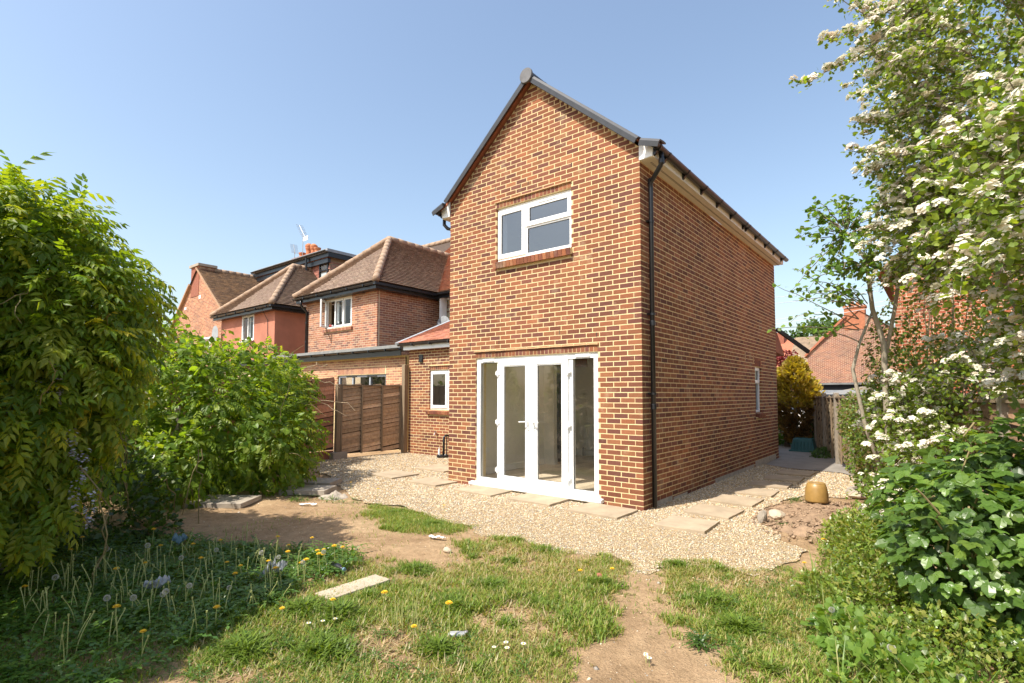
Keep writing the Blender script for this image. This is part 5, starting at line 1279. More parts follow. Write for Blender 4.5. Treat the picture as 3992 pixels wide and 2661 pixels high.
for p, q in (((-8.25, -.6, 2.1), (-8.1, .1, 2.25)), ((-8.2, -.5, 1.9), (-7.9, .35, 1.75)), ((-7.9, -.7, 1.4), (-7.5, .45, 1.3)), ((-8.0, -.7, 1.6), (-7.6, .3, 1.05)), ((-8.4, -1.2, 2.2), (-8.3, -.6, 2.5))):
    mb = MB(); mb.tube(curve(p, q, .1, 9, .04), .007, 5); mb.build('tendril', 'cane', w2)
for i in range(40):      # brown bare stems inside the dark gap
    mb = MB(); x, y = random.uniform(-6.3, -3.6), random.uniform(-4.9, -4.0); mb.tube(curve((x, y, 0), (x+random.uniform(-.7, .7), y+random.uniform(-.4, .4), random.uniform(.5, 1.4)), .15, 7, .05), .006, 5)
    if i < 14: mb.build('bare_stem', 'stem', w2)
# dark undergrowth between wisteria and hedge
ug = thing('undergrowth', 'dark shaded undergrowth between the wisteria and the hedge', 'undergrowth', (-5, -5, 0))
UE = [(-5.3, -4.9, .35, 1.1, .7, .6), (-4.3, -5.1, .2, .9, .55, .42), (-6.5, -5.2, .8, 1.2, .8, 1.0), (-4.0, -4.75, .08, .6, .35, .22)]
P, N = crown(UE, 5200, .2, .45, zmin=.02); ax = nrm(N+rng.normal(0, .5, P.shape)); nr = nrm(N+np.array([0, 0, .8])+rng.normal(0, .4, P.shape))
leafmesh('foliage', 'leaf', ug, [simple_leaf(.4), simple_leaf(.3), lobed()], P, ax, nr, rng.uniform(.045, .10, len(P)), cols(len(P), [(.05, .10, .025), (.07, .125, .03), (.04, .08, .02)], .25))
# ---------------------------------------------------------------- hawthorn in blossom on the right
haw = thing('hawthorn', 'hawthorn tree covered in white blossom on the right', 'tree', (4.3, .2, 0))
trunk(haw, [(4.4, .3, 0), (4.35, .2, 1.2), (4.3, .1, 2.2), (4.3, .0, 3.0), (4.3, .1, 3.8)], [.13, .10, .06, .04, .02]); 
LIMB = [[(4.3, .2, 1.6), (3.8, -.4, 2.4), (3.5, -1.4, 2.9)], [(4.2, .1, 2.4), (3.6, .5, 3.4), (3.0, .6, 4.0)], [(4.1, .0, 3.4), (3.4, .3, 4.7), (2.8, .0, 5.3)], [(4.3, .2, 1.4), (3.7, .9, 1.8), (3.2, 1.6, 2.0)]]
for l_ in LIMB: trunk(haw, l_, [.06, .04, .02], name='limb')
HL = [(.14, .22, .034), (.175, .255, .038), (.22, .29, .048), (.11, .175, .03)]
BLOS = [(.80, .77, .66), (.84, .81, .72), (.78, .70, .62), (.74, .70, .56)]
FC = [flower_cluster(13, .5, .23), flower_cluster(9, .45, .24), flower_cluster(16, .6, .22)]; LOB = [lobed(), simple_leaf(.38)]
LP, LA, LN, LS, LC, FP, FN, FS = [], [], [], [], [], [], [], []
def spray(p, q, nodes, ls, fdens, sag=.15, droop=True, r=.006, bloom=.055, leaves=4, root=haw, lc=1.0):
    pts = curve(p, q, sag, 9, .03); mb = MB(); mb.tube([tuple(x) for x in pts], [r*(1.1-.1*i) for i in range(9)], 5); mb.build('twig', 'bark', root)
    d0 = nrm(np.array(q)-np.array(p))
    for i in range(nodes):
        t = .15+.85*(i+random.random()*.6)/nodes; k = min(7, int(t*8)); f = t*8-k; c = pts[k]*(1-f)+pts[k+1]*f
        for j in range(leaves):
            o = rng.normal(0, .035, 3); LP.append(c+o); LA.append(d0*.6+rng.normal(0, .7, 3)+np.array([0, 0, .1])); LN.append(np.array([0, 0, 1.])+rng.normal(0, .5, 3)); LS.append(ls*random.uniform(.7, 1.3)); LC.append(np.array(random.choice(HL))*random.uniform(.8, 1.25)*lc)
        if random.random() < fdens:
            for j in range(random.choice((1, 1, 2))):
                FP.append(c+np.array([random.uniform(-.05, .05), random.uniform(-.05, .05), random.uniform(.015, .05)])); FN.append(np.array([-.25, -.35, 1.])+rng.normal(0, .4, 3)); FS.append(bloom*random.uniform(.7, 1.25))
def sprays(E, n, l, nodes, ls, fd, dirb=(-.5, -.2, .0), **k):
    P, N = crown(E, n, .1, .12, zmin=.1)
    for p, nn in zip(P, N):
        d = nrm(nn*.8+np.array(dirb)*.7+rng.normal(0, .25, 3)); L_ = random.uniform(*l); spray(p-d*L_*.75-np.array([0, 0, .1]), p+d*L_*.25+np.array([0, 0, -.1*L_]), nodes, ls, fd, **k)
HA = [(4.05, .25, 4.7, 1.35, 1.5, 1.25), (3.75, .9, 5.6, 1.2, 1.2, .9)]
HD = [(3.45, .9, 3.5, .75, .9, .75)]
sprays(HA, 230, (.7, 1.3), 17, .05, .85, bloom=.066); sprays(HD, 140, (.6, 1.1), 16, .05, .95, bloom=.066)
HC = [(3.85, -2.3, 2.85, .68, .7, .75), (4.05, -1.5, 1.9, .5, .5, .5)]
sprays(HC, 110, (.5, .9), 14, .056, .75, bloom=.07, lc=1.15)
HLOW = [(2.98, 1.9, 1.35, .62, .8, .55), (3.45, 1.0, 1.65, .6, .7, .55), (2.72, .05, .55, .25, .35, .28), (3.1, .7, .9, .5, .6, .5)]
sprays(HLOW, 130, (.4, .8), 12, .048, .6, bloom=.07)
# long arching sprays against the sky
for p, q in (((3.2, -.3, 5.6), (2.25, -1.42, 4.55)), ((3.2, -.4, 5.7), (2.45, -1.35, 4.95)), ((3.3, 0, 4.2), (2.62, -1.0, 4.0)), ((3.3, .2, 5.0), (2.6, -.9, 5.3)), ((3.4, 0, 5.5), (2.7, -.6, 5.7)), ((3.2, .2, 3.6), (2.66, -.4, 3.35)), ((3.3, -.2, 5.3), (2.5, -1.2, 5.45)), ((3.1, .1, 4.7), (2.65, -.7, 4.4)), ((3.1, .4, 4.5), (2.7, -.4, 3.9))):
    spray(p, q, 28, .045, .8, -.12, bloom=.075, r=.009); spray(np.array(p)+(.1, .2, .1), np.array(q)*.5+np.array(p)*.5+(0, .2, -.1), 16, .045, .5, -.1, bloom=.05)
leafmesh('foliage', 'leaf', haw, LOB, np.array(LP), np.array(LA), np.array(LN), np.array(LS), np.array(LC))
FN_ = nrm(np.array(FN)); t_ = nrm(np.cross(FN_, rng.normal(size=FN_.shape)))
leafmesh('blossom', 'petal', haw, FC, np.array(FP), t_, FN_, np.array(FS), cols(len(FP), BLOS, .1))
# loose interior leaves so the crown has depth
P, N = crown(HA+HD, 12000, .2, .75, zmin=.5); P2_, N2_ = crown(HLOW+HC, 5500, .15, .7, zmin=.1); P = np.concatenate([P, P2_]); N = np.concatenate([N, N2_])
leafmesh('inner_foliage', 'leaf', haw, LOB, P, rng.normal(size=P.shape), nrm(N+rng.normal(0, .5, P.shape)+np.array([0, 0, .7])), rng.uniform(.035, .065, len(P)), cols(len(P), HL, .25))
# ---------------------------------------------------------------- hazel
hz = thing('hazel_tree', 'young multi-stemmed hazel with round leaves between hawthorn and house', 'tree', (2.68, 1.74, 0))
ST = [[(2.70, 1.76, 0), (2.68, 1.74, 1.0), (2.67, 1.69, 1.65), (2.67, 1.64, 2.3), (2.57, 1.53, 2.75), (2.53, 1.45, 3.38), (2.35, 1.2, 3.75)], [(2.68, 1.66, 2.1), (2.80, 1.72, 2.75), (2.92, 1.77, 3.6), (2.95, 1.8, 4.3)], [(2.75, 1.8, 0), (2.45, 1.5, 1.2), (2.34, 1.4, 1.95), (2.42, 1.45, 2.3), (2.58, 1.54, 2.75)]]
trunk(hz, ST[0], [.045, .04, .036, .033, .028, .022, .012], 'palebark', 'stem'); trunk(hz, ST[1], [.028, .025, .02, .012], 'palebark', 'stem'); trunk(hz, ST[2], [.03, .026, .022, .018, .014], 'palebark', 'stem')
HP, HAX, HN, HS = [], [], [], []
def hz_spray(p, q, n=14):
    pts = curve(p, q, .05, 8, .03); mb = MB(); mb.tube([tuple(x) for x in pts], [.008*(1.05-.11*i) for i in range(8)], 5); mb.build('twig', 'bark', hz)
    d0 = nrm(np.array(q)-np.array(p))
    for i in range(n):
        t = .3+.7*i/n; k = min(6, int(t*7)); f = t*7-k; c = pts[k]*(1-f)+pts[k+1]*f+rng.normal(0, .025, 3); HP.append(c); HAX.append(d0*.5+rng.normal(0, .7, 3)+np.array([0, 0, -.3])); HN.append(np.array([0, -.2, 1.])+rng.normal(0, .45, 3)); HS.append(random.uniform(.05, .085))
HE = [(2.12, .95, 3.8, .36, .42, .36), (2.40, 1.2, 3.4, .40, .5, .42), (2.1, .95, 3.05, .40, .45, .30), (2.6, 1.5, 4.1, .45, .5, .4)]
P, N = crown(HE, 95, .1, .4, zmin=1)
SP = np.array([s for st in ST for s in st[3:]])
for p in P:
    s = SP[np.argmin(np.linalg.norm(SP-p, axis=1)+rng.random(len(SP))*.3)]; hz_spray(s+(p-s)*.25, p, 13)
for q in ((1.75, .6, 2.62), (1.62, .35, 3.02), (1.8, .7, 3.3), (1.9, .8, 2.45), (1.95, .75, 2.3), (1.55, .3, 2.42)): hz_spray((2.42, 1.45, 2.3+.4*random.random()), q, 14)
HP, HAX, HN, HS = map(np.array, (HP, HAX, HN, HS))
leafmesh('foliage', 'leaf', hz, [simple_leaf(.46, .05, .1), simple_leaf(.42, .06, .15)], HP, HAX, HN, HS, cols(len(HP), [(.11, .21, .036), (.14, .25, .042), (.175, .28, .05)], .25))
# dry canes in front of the red house
cn = thing('dry_canes', 'bundle of pale dry upright canes in front of the red brick house', 'canes', (3.2, 2.6, 0))
for i in range(15):
    x, y = 3.15+random.uniform(-.25, .25), 2.7+random.uniform(-.3, .3); dx = random.uniform(-.25, .4)
    mb = MB(); mb.tube(curve((x, y, .6), (x+dx, y+.2, random.uniform(2.3, 3.6)), 0, 7, .025), [.012, .011, .01, .009, .008, .006, .004], 5); mb.build('cane', 'cane', cn)
# ---------------------------------------------------------------- ivy over the right fence
iv = thing('ivy', 'ivy and privet growing over the right fence', 'ivy', (2.3, 4.4, 0))
IE = [(2.15, 4.4, 1.2, .40, .6, .50), (1.98, 5.3, 1.15, .30, .5, .4), (2.45, 3.5, .8, .5, .75, .8), (2.6, 2.7, .6, .45, .6, .6), (2.75, 2.2, 2.1, .35, .45, .8), (2.75, 3.0, 1.7, .4, .6, .6)]
P, N = crown(IE, 9500, .2, .35, zmin=.04); ax = nrm(N*.6+np.array([0, 0, -.4])+rng.normal(0, .6, P.shape)); nr = nrm(N+np.array([0, 0, .5])+rng.normal(0, .4, P.shape))
leafmesh('foliage', 'leaf', iv, [simple_leaf(.34), lobed(), simple_leaf(.42)], P, ax, nr, rng.uniform(.03, .062, len(P)), cols(len(P), [(.11, .19, .034), (.145, .235, .04), (.20, .27, .05), (.085, .145, .03), (.20, .15, .06)], .25))
trunk(iv, [(2.3, 4.4, 0), (2.25, 4.4, 1.2)], [.05, .02]); trunk(iv, [(2.9, 1.0, 0), (2.93, 1.05, .5), (2.88, 1.1, 1.1)], [.07, .06, .04], 'palebark')
# ---------------------------------------------------------------- brambles, lower right
br = thing('bramble', 'bramble bush with large toothed leaves at lower right', 'bramble', (3.3, -2, 0))
BE = [(3.32, -2.35, .68, .40, .42, .42), (3.62, -1.7, .95, .48, .5, .5), (3.15, -1.5, .72, .38, .42, .42), (3.3, -1.9, .4, .45, .5, .42), (3.8, -2.4, .5, .5, .5, .6)]
P, N = crown(BE, 1500, .12, .35, zmin=.12); ax = nrm(N*.6+np.array([-.2, -.3, -.55])+rng.normal(0, .35, P.shape)); nr = nrm(N*.9+np.array([-.1, -.2, .8])+rng.normal(0, .3, P.shape))
leafmesh('foliage', 'leaf', br, [trifoliate(), trifoliate()], P, ax, nr, rng.uniform(.085, .15, len(P)), cols(len(P), [(.105, .195, .036), (.135, .23, .042), (.17, .26, .05), (.085, .155, .03)], .25), 300)
P, N = crown(BE, 2500, .1, .6, zmin=.02); leafmesh('inner_foliage', 'leaf', br, simple_leaf(.4), P*1-N*.1, rng.normal(size=P.shape), nrm(N+np.array([0, 0, .6])), rng.uniform(.05, .09, len(P)), cols(len(P), [(.05, .10, .025), (.06, .12, .03)], .2))  # inner leaves coloured darker, shade inside the bush painted in
for i in range(16):
    p = np.array((random.uniform(3.1, 3.8), random.uniform(-2.5, -1.2), 0)); q = p+np.array((random.uniform(-.4, .3), random.uniform(-.5, .2), random.uniform(.6, 1.5))); mb = MB(); mb.tube(curve(p, q, .2, 9, .03), .006, 5); mb.build('cane', 'stem', br)
# ---------------------------------------------------------------- low weeds at lower right
wd = thing('weed_patch', 'patch of leafy weeds and ivy at the lower right corner', 'weeds', (2.7, -2, 0))
WE = [(2.55, -.75, .15, .32, .55, .32), (2.75, -1.5, .18, .30, .55, .38), (2.85, -2.3, .12, .32, .5, .30), (3.1, -3.0, .08, .4, .4, .22), (2.5, .1, .1, .28, .4, .28), (3.35, -2.9, .1, .4, .35, .28), (2.55, -1.9, .05, .25, .45, .16), (3.2, -3.5, .05, .5, .35, .15)]
P, N = crown(WE, 13000, .25, .6, zmin=.01); ax = nrm(N*.7+np.array([0, 0, .2])+rng.normal(0, .6, P.shape)); nr = nrm(N*.5+np.array([0, 0, 1.])+rng.normal(0, .45, P.shape))
leafmesh('foliage', 'leaf', wd, [simple_leaf(.3), lobed(), simple_leaf(.22), lobed()], P, ax, nr, rng.uniform(.018, .05, len(P)), cols(len(P), [(.15, .235, .038), (.19, .27, .045), (.24, .30, .055), (.12, .19, .034), (.28, .29, .08)], .3))
WIV = [(3.0, -3.25, .06, .35, .3, .16), (2.75, -2.75, .06, .25, .28, .12)]
P, N = crown(WIV, 420, .2, .5, zmin=.03); leafmesh('ivy_leaves', 'leaf', wd, lobed(), P, nrm(N+rng.normal(0, .5, P.shape)), nrm(np.array([-.1, -.3, 1])+rng.normal(0, .3, P.shape)), rng.uniform(.06, .10, len(P)), cols(len(P), [(.13, .235, .04), (.16, .26, .045)], .2), 120)
n = 1300; k = rng.integers(len(WE), size=n); Wc = np.array(WE)[k]; a = rng.uniform(0, 6.28, n); rr = np.sqrt(rng.random(n))*1.1
P = np.column_stack([Wc[:, 0]+Wc[:, 3]*rr*np.cos(a), Wc[:, 1]+Wc[:, 4]*rr*np.sin(a), np.zeros(n)]); b = rng.uniform(0, 6.28, n); ln = rng.uniform(.1, .8, n)
leafmesh('tall_grass', 'grass', wd, tmpl([(0, .014, 0), (0, -.014, 0), (.6, .011, .08), (.6, -.011, .08), (1, 0, .3)], [(0, 1, 2), (1, 3, 2), (2, 3, 4)]), P, np.column_stack([np.cos(b)*ln, np.sin(b)*ln, np.ones(n)]), np.column_stack([np.cos(b), np.sin(b), -.4+0*b]), rng.uniform(.15, .36, n), cols(n, [(.20, .28, .06), (.15, .25, .045), (.34, .33, .13)], .2))
P, N = crown([(3.35, 2.6, 2.4, .55, .55, .8), (3.9, 1.8, 2.2, .6, .6, .8)], 2600, .2, .8, zmin=.5); leafmesh('sparse_foliage', 'leaf', haw, LOB, P, rng.normal(size=P.shape), nrm(N+rng.normal(0, .5, P.shape)+np.array([0, 0, .7])), rng.uniform(.035, .06, len(P)), cols(len(P), HL, .25))
# ---------------------------------------------------------------- conifer, acer, shrubs past the house
cf = thing('golden_conifer', 'golden conifer with brown lower foliage beside the house corner', 'conifer', (-.2, 11.1, 0))
def conifer(n, zlo, zhi, pal, rfun):
    z = rng.uniform(zlo, zhi, n); a = rng.uniform(0, 6.28, n); r = rfun(z)*(1+.20*np.sin(3*a+5*z)+.16*np.sin(5*a-9*z)+.12*np.sin(9*a+14*z))*(1-.5*rng.random(n)**2)
    P = np.column_stack([-.2+r*np.cos(a), 11.1+r*np.sin(a), z]); o = np.column_stack([np.cos(a), np.sin(a), .75+0*a]); return P, nrm(o+rng.normal(0, .3, o.shape))
rf_ = lambda z: np.interp(z, [.1, .6, 1.2, 1.65, 2.1, 2.5, 2.72], [.20, .33, .52, .56, .44, .24, .04])
P, A_ = conifer(3400, 1.2, 2.72, None, rf_); leafmesh('foliage', 'leaf', cf, lobed(), P, A_, nrm(np.cross(A_, rng.normal(size=A_.shape))), rng.uniform(.08, .17, len(P)), cols(len(P), [(.40, .33, .065), (.46, .37, .075), (.32, .28, .06), (.36, .26, .075)], .25))
P, A_ = conifer(2000, .15, 1.35, None, rf_); leafmesh('brown_foliage', 'leaf', cf, lobed(), P, A_, nrm(np.cross(A_, rng.normal(size=A_.shape))), rng.uniform(.07, .14, len(P)), cols(len(P), [(.21, .13, .06), (.15, .10, .045), (.27, .17, .075)], .25))  # lower foliage, browner than the upper part
trunk(cf, [(-.2, 11.1, 0), (-.2, 11.1, 2.4)], [.09, .02])
def bush(name, label, cat, E, n, size, pal, T, tr=None, mat='leaf', zmin=.05, grp=None):
    r = thing(name, label, cat, (E[0][0], E[0][1], 0), grp); P, N = crown(E, n, .2, .5, zmin=zmin); leafmesh('foliage', mat, r, T, P, nrm(N*.6+rng.normal(0, .6, P.shape)), nrm(N+np.array([0, 0, .6])+rng.normal(0, .4, P.shape)), size*rng.uniform(.7, 1.3, n), cols(n, pal, .25))
    if tr: trunk(r, tr, [.09, .03])
    return r
bush('red_acer', 'dark red acer behind the house corner', 'tree', [(-.95, 12.6, 2.55, .62, .55, .55), (-1.1, 12.8, 1.9, .6, .55, .65)], 2600, .10, [(.17, .022, .03), (.13, .018, .026), (.22, .035, .04)], lobed(), [(-1.0, 12.7, 0), (-1.0, 12.7, 2.3)])
bush('laurel_shrub', 'low green shrub at the foot of the golden conifer', 'shrub', [(-.75, 11.6, .5, .6, .5, .6), (.25, 11.9, .45, .5, .5, .5)], 1800, .10, [(.07, .15, .03), (.10, .19, .035)], simple_leaf(.35), [(-.5, 11.3, 0), (-.5, 11.3, .5)])
bush('grass_tuft_shrub', 'small green weeds at the foot of the right fence near the crate', 'weeds', [(.85, 8.9, .08, .28, .5, .16)], 700, .06, [(.07, .14, .03)], simple_leaf(.3), zmin=.01)
bush('distant_tree', 'distant green tree above the brown roof, right one', 'tree', [(-7.6, 61, 7.6, 2.2, 2, 2.6), (-5.5, 61, 7.0, 2.0, 2, 2.6)], 2600, .42, [(.07, .125, .03), (.09, .15, .035)], simple_leaf(.4), [(-7, 61, 0), (-7, 61, 7)], grp='distant trees')
bush('distant_tree', 'distant dark tree above the brown roof, left one', 'tree', [(-9.8, 60, 6.4, 1.6, 1.6, 2.3), (-12, 60, 5.4, 2.0, 2, 2.0)], 2400, .38, [(.05, .09, .03), (.06, .11, .03)], simple_leaf(.4), [(-10, 60, 0), (-10, 60, 6)], grp='distant trees')
bush('boundary_shrub', 'green shrub behind the far left fence beside the hedge', 'shrub', [(-12, -3, 1.0, 2.5, 1.6, 1.3), (-16, -2, 1.2, 3, 2, 1.6), (-22, 0, 1.5, 3, 2, 2.0)], 6000, .14, [(.08, .14, .03), (.11, .17, .035)], simple_leaf(.4), [(-12, -3, 0), (-12, -3, 1)])
# ================================================================ GRASS AND WEEDS ON THE LAWN
G1 = [(-3.26, -2.32), (-3.22, -2.02), (-2.3, -2.06), (-1.22, -2.22), (-1.07, -2.48), (-1.49, -2.7), (-1.92, -2.93), (-2.22, -2.63), (-2.76, -2.61)]
G2 = [(-.93, -2.59), (-.7, -2.22), (.1, -2.28), (.33, -2.46), (.76, -2.11), (.95, -2.36), (1.06, -2.84), (1.32, -3.4), (1.42, -3.83), (1.6, -4.5), (1.3, -5.3), (-.38, -5.95), (-.49, -5.54), (-.73, -4.87), (-.86, -4.28), (-1.16, -3.76), (-.78, -3.7), (-.58, -3.61), (-.32, -3.25)]
G3 = [(1.11, -2.08), (1.16, -1.69), (1.46, -1.8), (1.9, -1.74), (2.15, -1.39), (2.4, -1.47), (3.1, -3.0), (3.2, -3.7), (2.34, -3.9), (2.14, -3.24), (1.71, -3.08), (1.44, -2.77), (1.44, -2.4)]
G4 = [(-4.65, -5.86), (-4.3, -5.12), (-3.33, -4.62), (-2.47, -4.33), (-1.84, -4.0), (-1.43, -3.68), (-1.16, -3.76), (-.73, -4.87), (-.49, -5.54), (-.2, -6.3), (-.91, -6.9), (-2.5, -6.9)]
BLADE = tmpl([(0, .06, 0), (0, -.06, 0), (.6, .045, .10), (.6, -.045, .10), (1, 0, .42)], [(0, 1, 2), (1, 3, 2), (2, 3, 4)])
HOLES = [(-.12, -2.64, .24, .13), (.85, -4.0, .24, .22), (.5, -4.75, .35, .2), (.2, -3.1, .15, .1), (-.35, -4.35, .0, .0), (1.75, -2.15, .2, .12)]
def in_grass(P, poly, soft=.15):
    Q = np.column_stack([P, np.zeros(len(P))]); J = P+soft*np.column_stack([fbm(Q, 5, 0), fbm(Q, 5, 2)])+soft*.8*np.column_stack([fbm(Q, 17, 1), fbm(Q, 17, 3)])+rng.normal(0, soft*.35, P.shape)
    ok = inpoly(J, poly)
    for hx, hy, ra, rb in HOLES:
        if ra: ok &= ((J[:, 0]-hx)/ra)**2+((J[:, 1]-hy)/rb)**2 > 1
    return ok
def grass(poly, n, hmin, hmax, pal, thr=-.35, lean=.55, clump=None):
    lo = np.min(poly, 0); hi = np.max(poly, 0); P = rng.uniform(lo, hi, (n*3, 2)); P = P[in_grass(P, poly)]
    Q = np.column_stack([P, np.zeros(len(P))]); d = fbm(Q, 5.0, 1)+.5*fbm(Q, 15, 2); P = P[d > thr+rng.normal(0, .25, len(P))][:n]
    Q = np.column_stack([P, np.zeros(len(P))]); f = np.clip(.55+.55*fbm(Q, 3.2, 3), .15, 1.25)
    return P, rng.uniform(hmin, hmax, len(P))*(.55+.6*f), pal, f, lean
GREEN = np.array([(.165, .255, .034), (.20, .29, .04), (.135, .215, .03), (.245, .32, .05)]); DRY = np.array([(.38, .34, .11), (.44, .38, .15), (.30, .31, .085)])
sets = [grass(G1, 9000, .04, .085, .2, -.45), grass(G2, 50000, .03, .08, .36, -.42), grass(G3, 28000, .03, .08, .40, -.4), grass(G4, 26000, .05, .10, .05, -.8)]
TUFT = [(.27, -3.49, .24, .11), (.79, -3.53, .2, .09), (.27, -3.95, .2, .10), (2.11, -3.03, .22, .15), (0, -2.36, .16, .09), (.95, -2.87, .2, .11), (-.19, -4.63, .22, .15), (1.83, -2.69, .22, .12), (.75, -4.53, .16, .13), (1.25, -1.96, .2, .10), (-2.6, -2.2, .3, .08), (-1.7, -2.35, .3, .08), (-.45, -4.75, .2, .15), (-.55, -3.62, .22, .12), (.2, -5.0, .25, .14), (-.2, -5.3, .25, .14)]
for _ in range(46):
    q_ = rng.uniform((-1, -5.4), (3.0, -1.7)); 
    if (inpoly(q_[None], G2) | inpoly(q_[None], G3))[0]: TUFT.append((q_[0], q_[1], random.uniform(.05, .14), random.uniform(.07, .13)))
PP, SS, CC, LL = [], [], [], []
for P, h, dry, f, lean in sets:
    n = len(P); PP.append(P); SS.append(h); LL.append(np.full(n, lean)); isd = rng.random(n) < dry*(1.6-f)
    CC.append(np.where(isd[:, None], DRY[rng.integers(3, size=n)], GREEN[rng.integers(4, size=n)])*rng.uniform(.8, 1.2, (n, 1)))
for x, y, r, h in TUFT:
    n = int(1700*r*r/.05)+60; a = rng.uniform(0, 6.28, n); rr = r*np.abs(rng.normal(0, .9, n))*(1+.45*np.sin(2*a+x*9)+.25*np.sin(5*a+y*7)); P = np.column_stack([x+rr*np.cos(a), y+.8*rr*np.sin(a)])
    PP.append(P); SS.append(h*rng.uniform(.35, 1.0, n)*np.clip(1.1-rr/r*.4, .4, 1)); LL.append(np.full(n, 1.5)); CC.append(GREEN[rng.integers(3, size=n)]*rng.uniform(.75, 1.05, (n, 1)))
# sparse single blades on the bare earth
P = rng.uniform((-4.4, -5), (2.6, -1.5), (5200, 2)); Q = np.column_stack([P, np.zeros(len(P))]); P = P[(fbm(Q, 2.6, 4) > .30) & ~inpoly(P, gp)]
PP.append(P); SS.append(rng.uniform(.025, .06, len(P))); LL.append(np.full(len(P), .9)); CC.append(GREEN[rng.integers(4, size=len(P))])
P = np.concatenate(PP); S = np.concatenate(SS); Cc = np.concatenate(CC); Ln = np.concatenate(LL); n = len(P)
a = rng.uniform(0, 6.28, n); ln = Ln*rng.uniform(.2, 1.3, n); ax = np.column_stack([np.cos(a)*ln, np.sin(a)*ln, np.ones(n)]); nr = np.column_stack([np.cos(a), np.sin(a), -.4+0*a])
pos = np.column_stack([P, ground_h(P)-.004])
gm = leafmesh('grass', 'grass', None, BLADE, pos, ax, nr, S, Cc); tag(gm, 'patchy rough grass over the bare earth of the garden', 'grass', kind='stuff')
# straw coloured dead grass lying flat
n = 6000; P = np.concatenate([rng.uniform((-.9, -5.6), (1.3, -2.4), (n, 2)), rng.uniform((1.2, -3.6), (2.9, -1.6), (n//2, 2))]); P = P[inpoly(P, G2) | inpoly(P, G3)]; a = rng.uniform(0, 6.28, len(P))
st = leafmesh('straw', 'grass', None, BLADE, np.column_stack([P, ground_h(P)+.006]), np.column_stack([np.cos(a), np.sin(a), .12+0*a]), np.tile([0, 0, 1.], (len(P), 1)), rng.uniform(.04, .10, len(P)), cols(len(P), [(.42, .34, .17), (.36, .29, .13), (.48, .41, .24)], .2)); tag(st, 'dry straw coloured grass lying flat among the lawn', 'grass', kind='stuff')
# broad leaved weeds in the shaded corner: dandelion rosettes
DL = dandleaf()
def rosettes(name, poly, n, smin, smax, pal, label, lo=None):
    lo = np.min(poly, 0); hi = np.max(poly, 0); c = rng.uniform(lo, hi, (n*3, 2)); c = c[inpoly(c, poly)][:n]; Pp, A_, S_ = [], [], []
    for x, y in c:
        k = rng.integers(6, 11); s = random.uniform(smin, smax); a0 = random.uniform(0, 6.28)
        for i in range(k):
            a_ = a0+6.28*i/k+random.uniform(-.3, .3); Pp.append((x, y)); A_.append((math.cos(a_), math.sin(a_), random.uniform(.15, .9))); S_.append(s*random.uniform(.7, 1.2))
    Pp = np.array(Pp); A_ = np.array(A_); nr = np.column_stack([-A_[:, 0]*.5, -A_[:, 1]*.5, np.ones(len(A_))])
    o = leafmesh(name, 'leaf', None, DL, np.column_stack([Pp, ground_h(Pp)]), A_, nr, np.array(S_), cols(len(Pp), pal, .22)); tag(o, label, 'weeds', kind='stuff')
rosettes('dandelion_leaves', G4, 900, .11, .22, [(.08, .17, .03), (.105, .20, .036), (.14, .23, .042)], 'dandelion leaves covering the shaded lower left corner')
rosettes('lawn_weeds', [(-.3, -5.9), (1.4, -5.2), (1.3, -4.2), (.2, -4.3), (-.6, -5.2)], 150, .05, .10, [(.085, .17, .03), (.11, .20, .035)], 'low weeds mixed in the sunlit foreground grass')
rosettes('lawn_weeds', [(1.5, -2.2), (2.3, -1.5), (3.0, -3.2), (2.3, -3.6), (1.8, -3.1)], 120, .05, .10, [(.085, .17, .03), (.11, .20, .035)], 'low weeds mixed in the grass right of the bare path')
rosettes('edge_weeds', [(-4.9, -2.4), (-3.9, -1.9), (-3.4, -2.1), (-4.3, -2.9)], 26, .06, .13, [(.08, .16, .03), (.11, .20, .035)], 'weeds by the hedge end beside the rubble pile')
rosettes('path_weeds', [(1.5, .2), (1.85, .2), (1.75, .55), (1.5, .5)], 7, .05, .10, [(.10, .19, .035)], 'small leafy weeds beside the broken stone by the soil heap')
rosettes('path_weeds', [(1.42, 1.9), (1.7, 1.9), (1.65, 2.35), (1.4, 2.3)], 14, .06, .12, [(.08, .16, .03)], 'leafy weed growing left of the gold pot')
rosettes('path_weeds', [(1.35, -1.5), (2.3, -1.2), (2.2, -1.6), (1.6, -1.75)], 22, .04, .07, [(.10, .18, .035)], 'small weeds creeping over the gravel edge')
rosettes('thistle', [(1.93, -3.5), (2.05, -3.5), (2.05, -3.38), (1.93, -3.38)], 7, .10, .15, [(.075, .15, .03)], 'upright thistle rosette on the bare path at lower right')
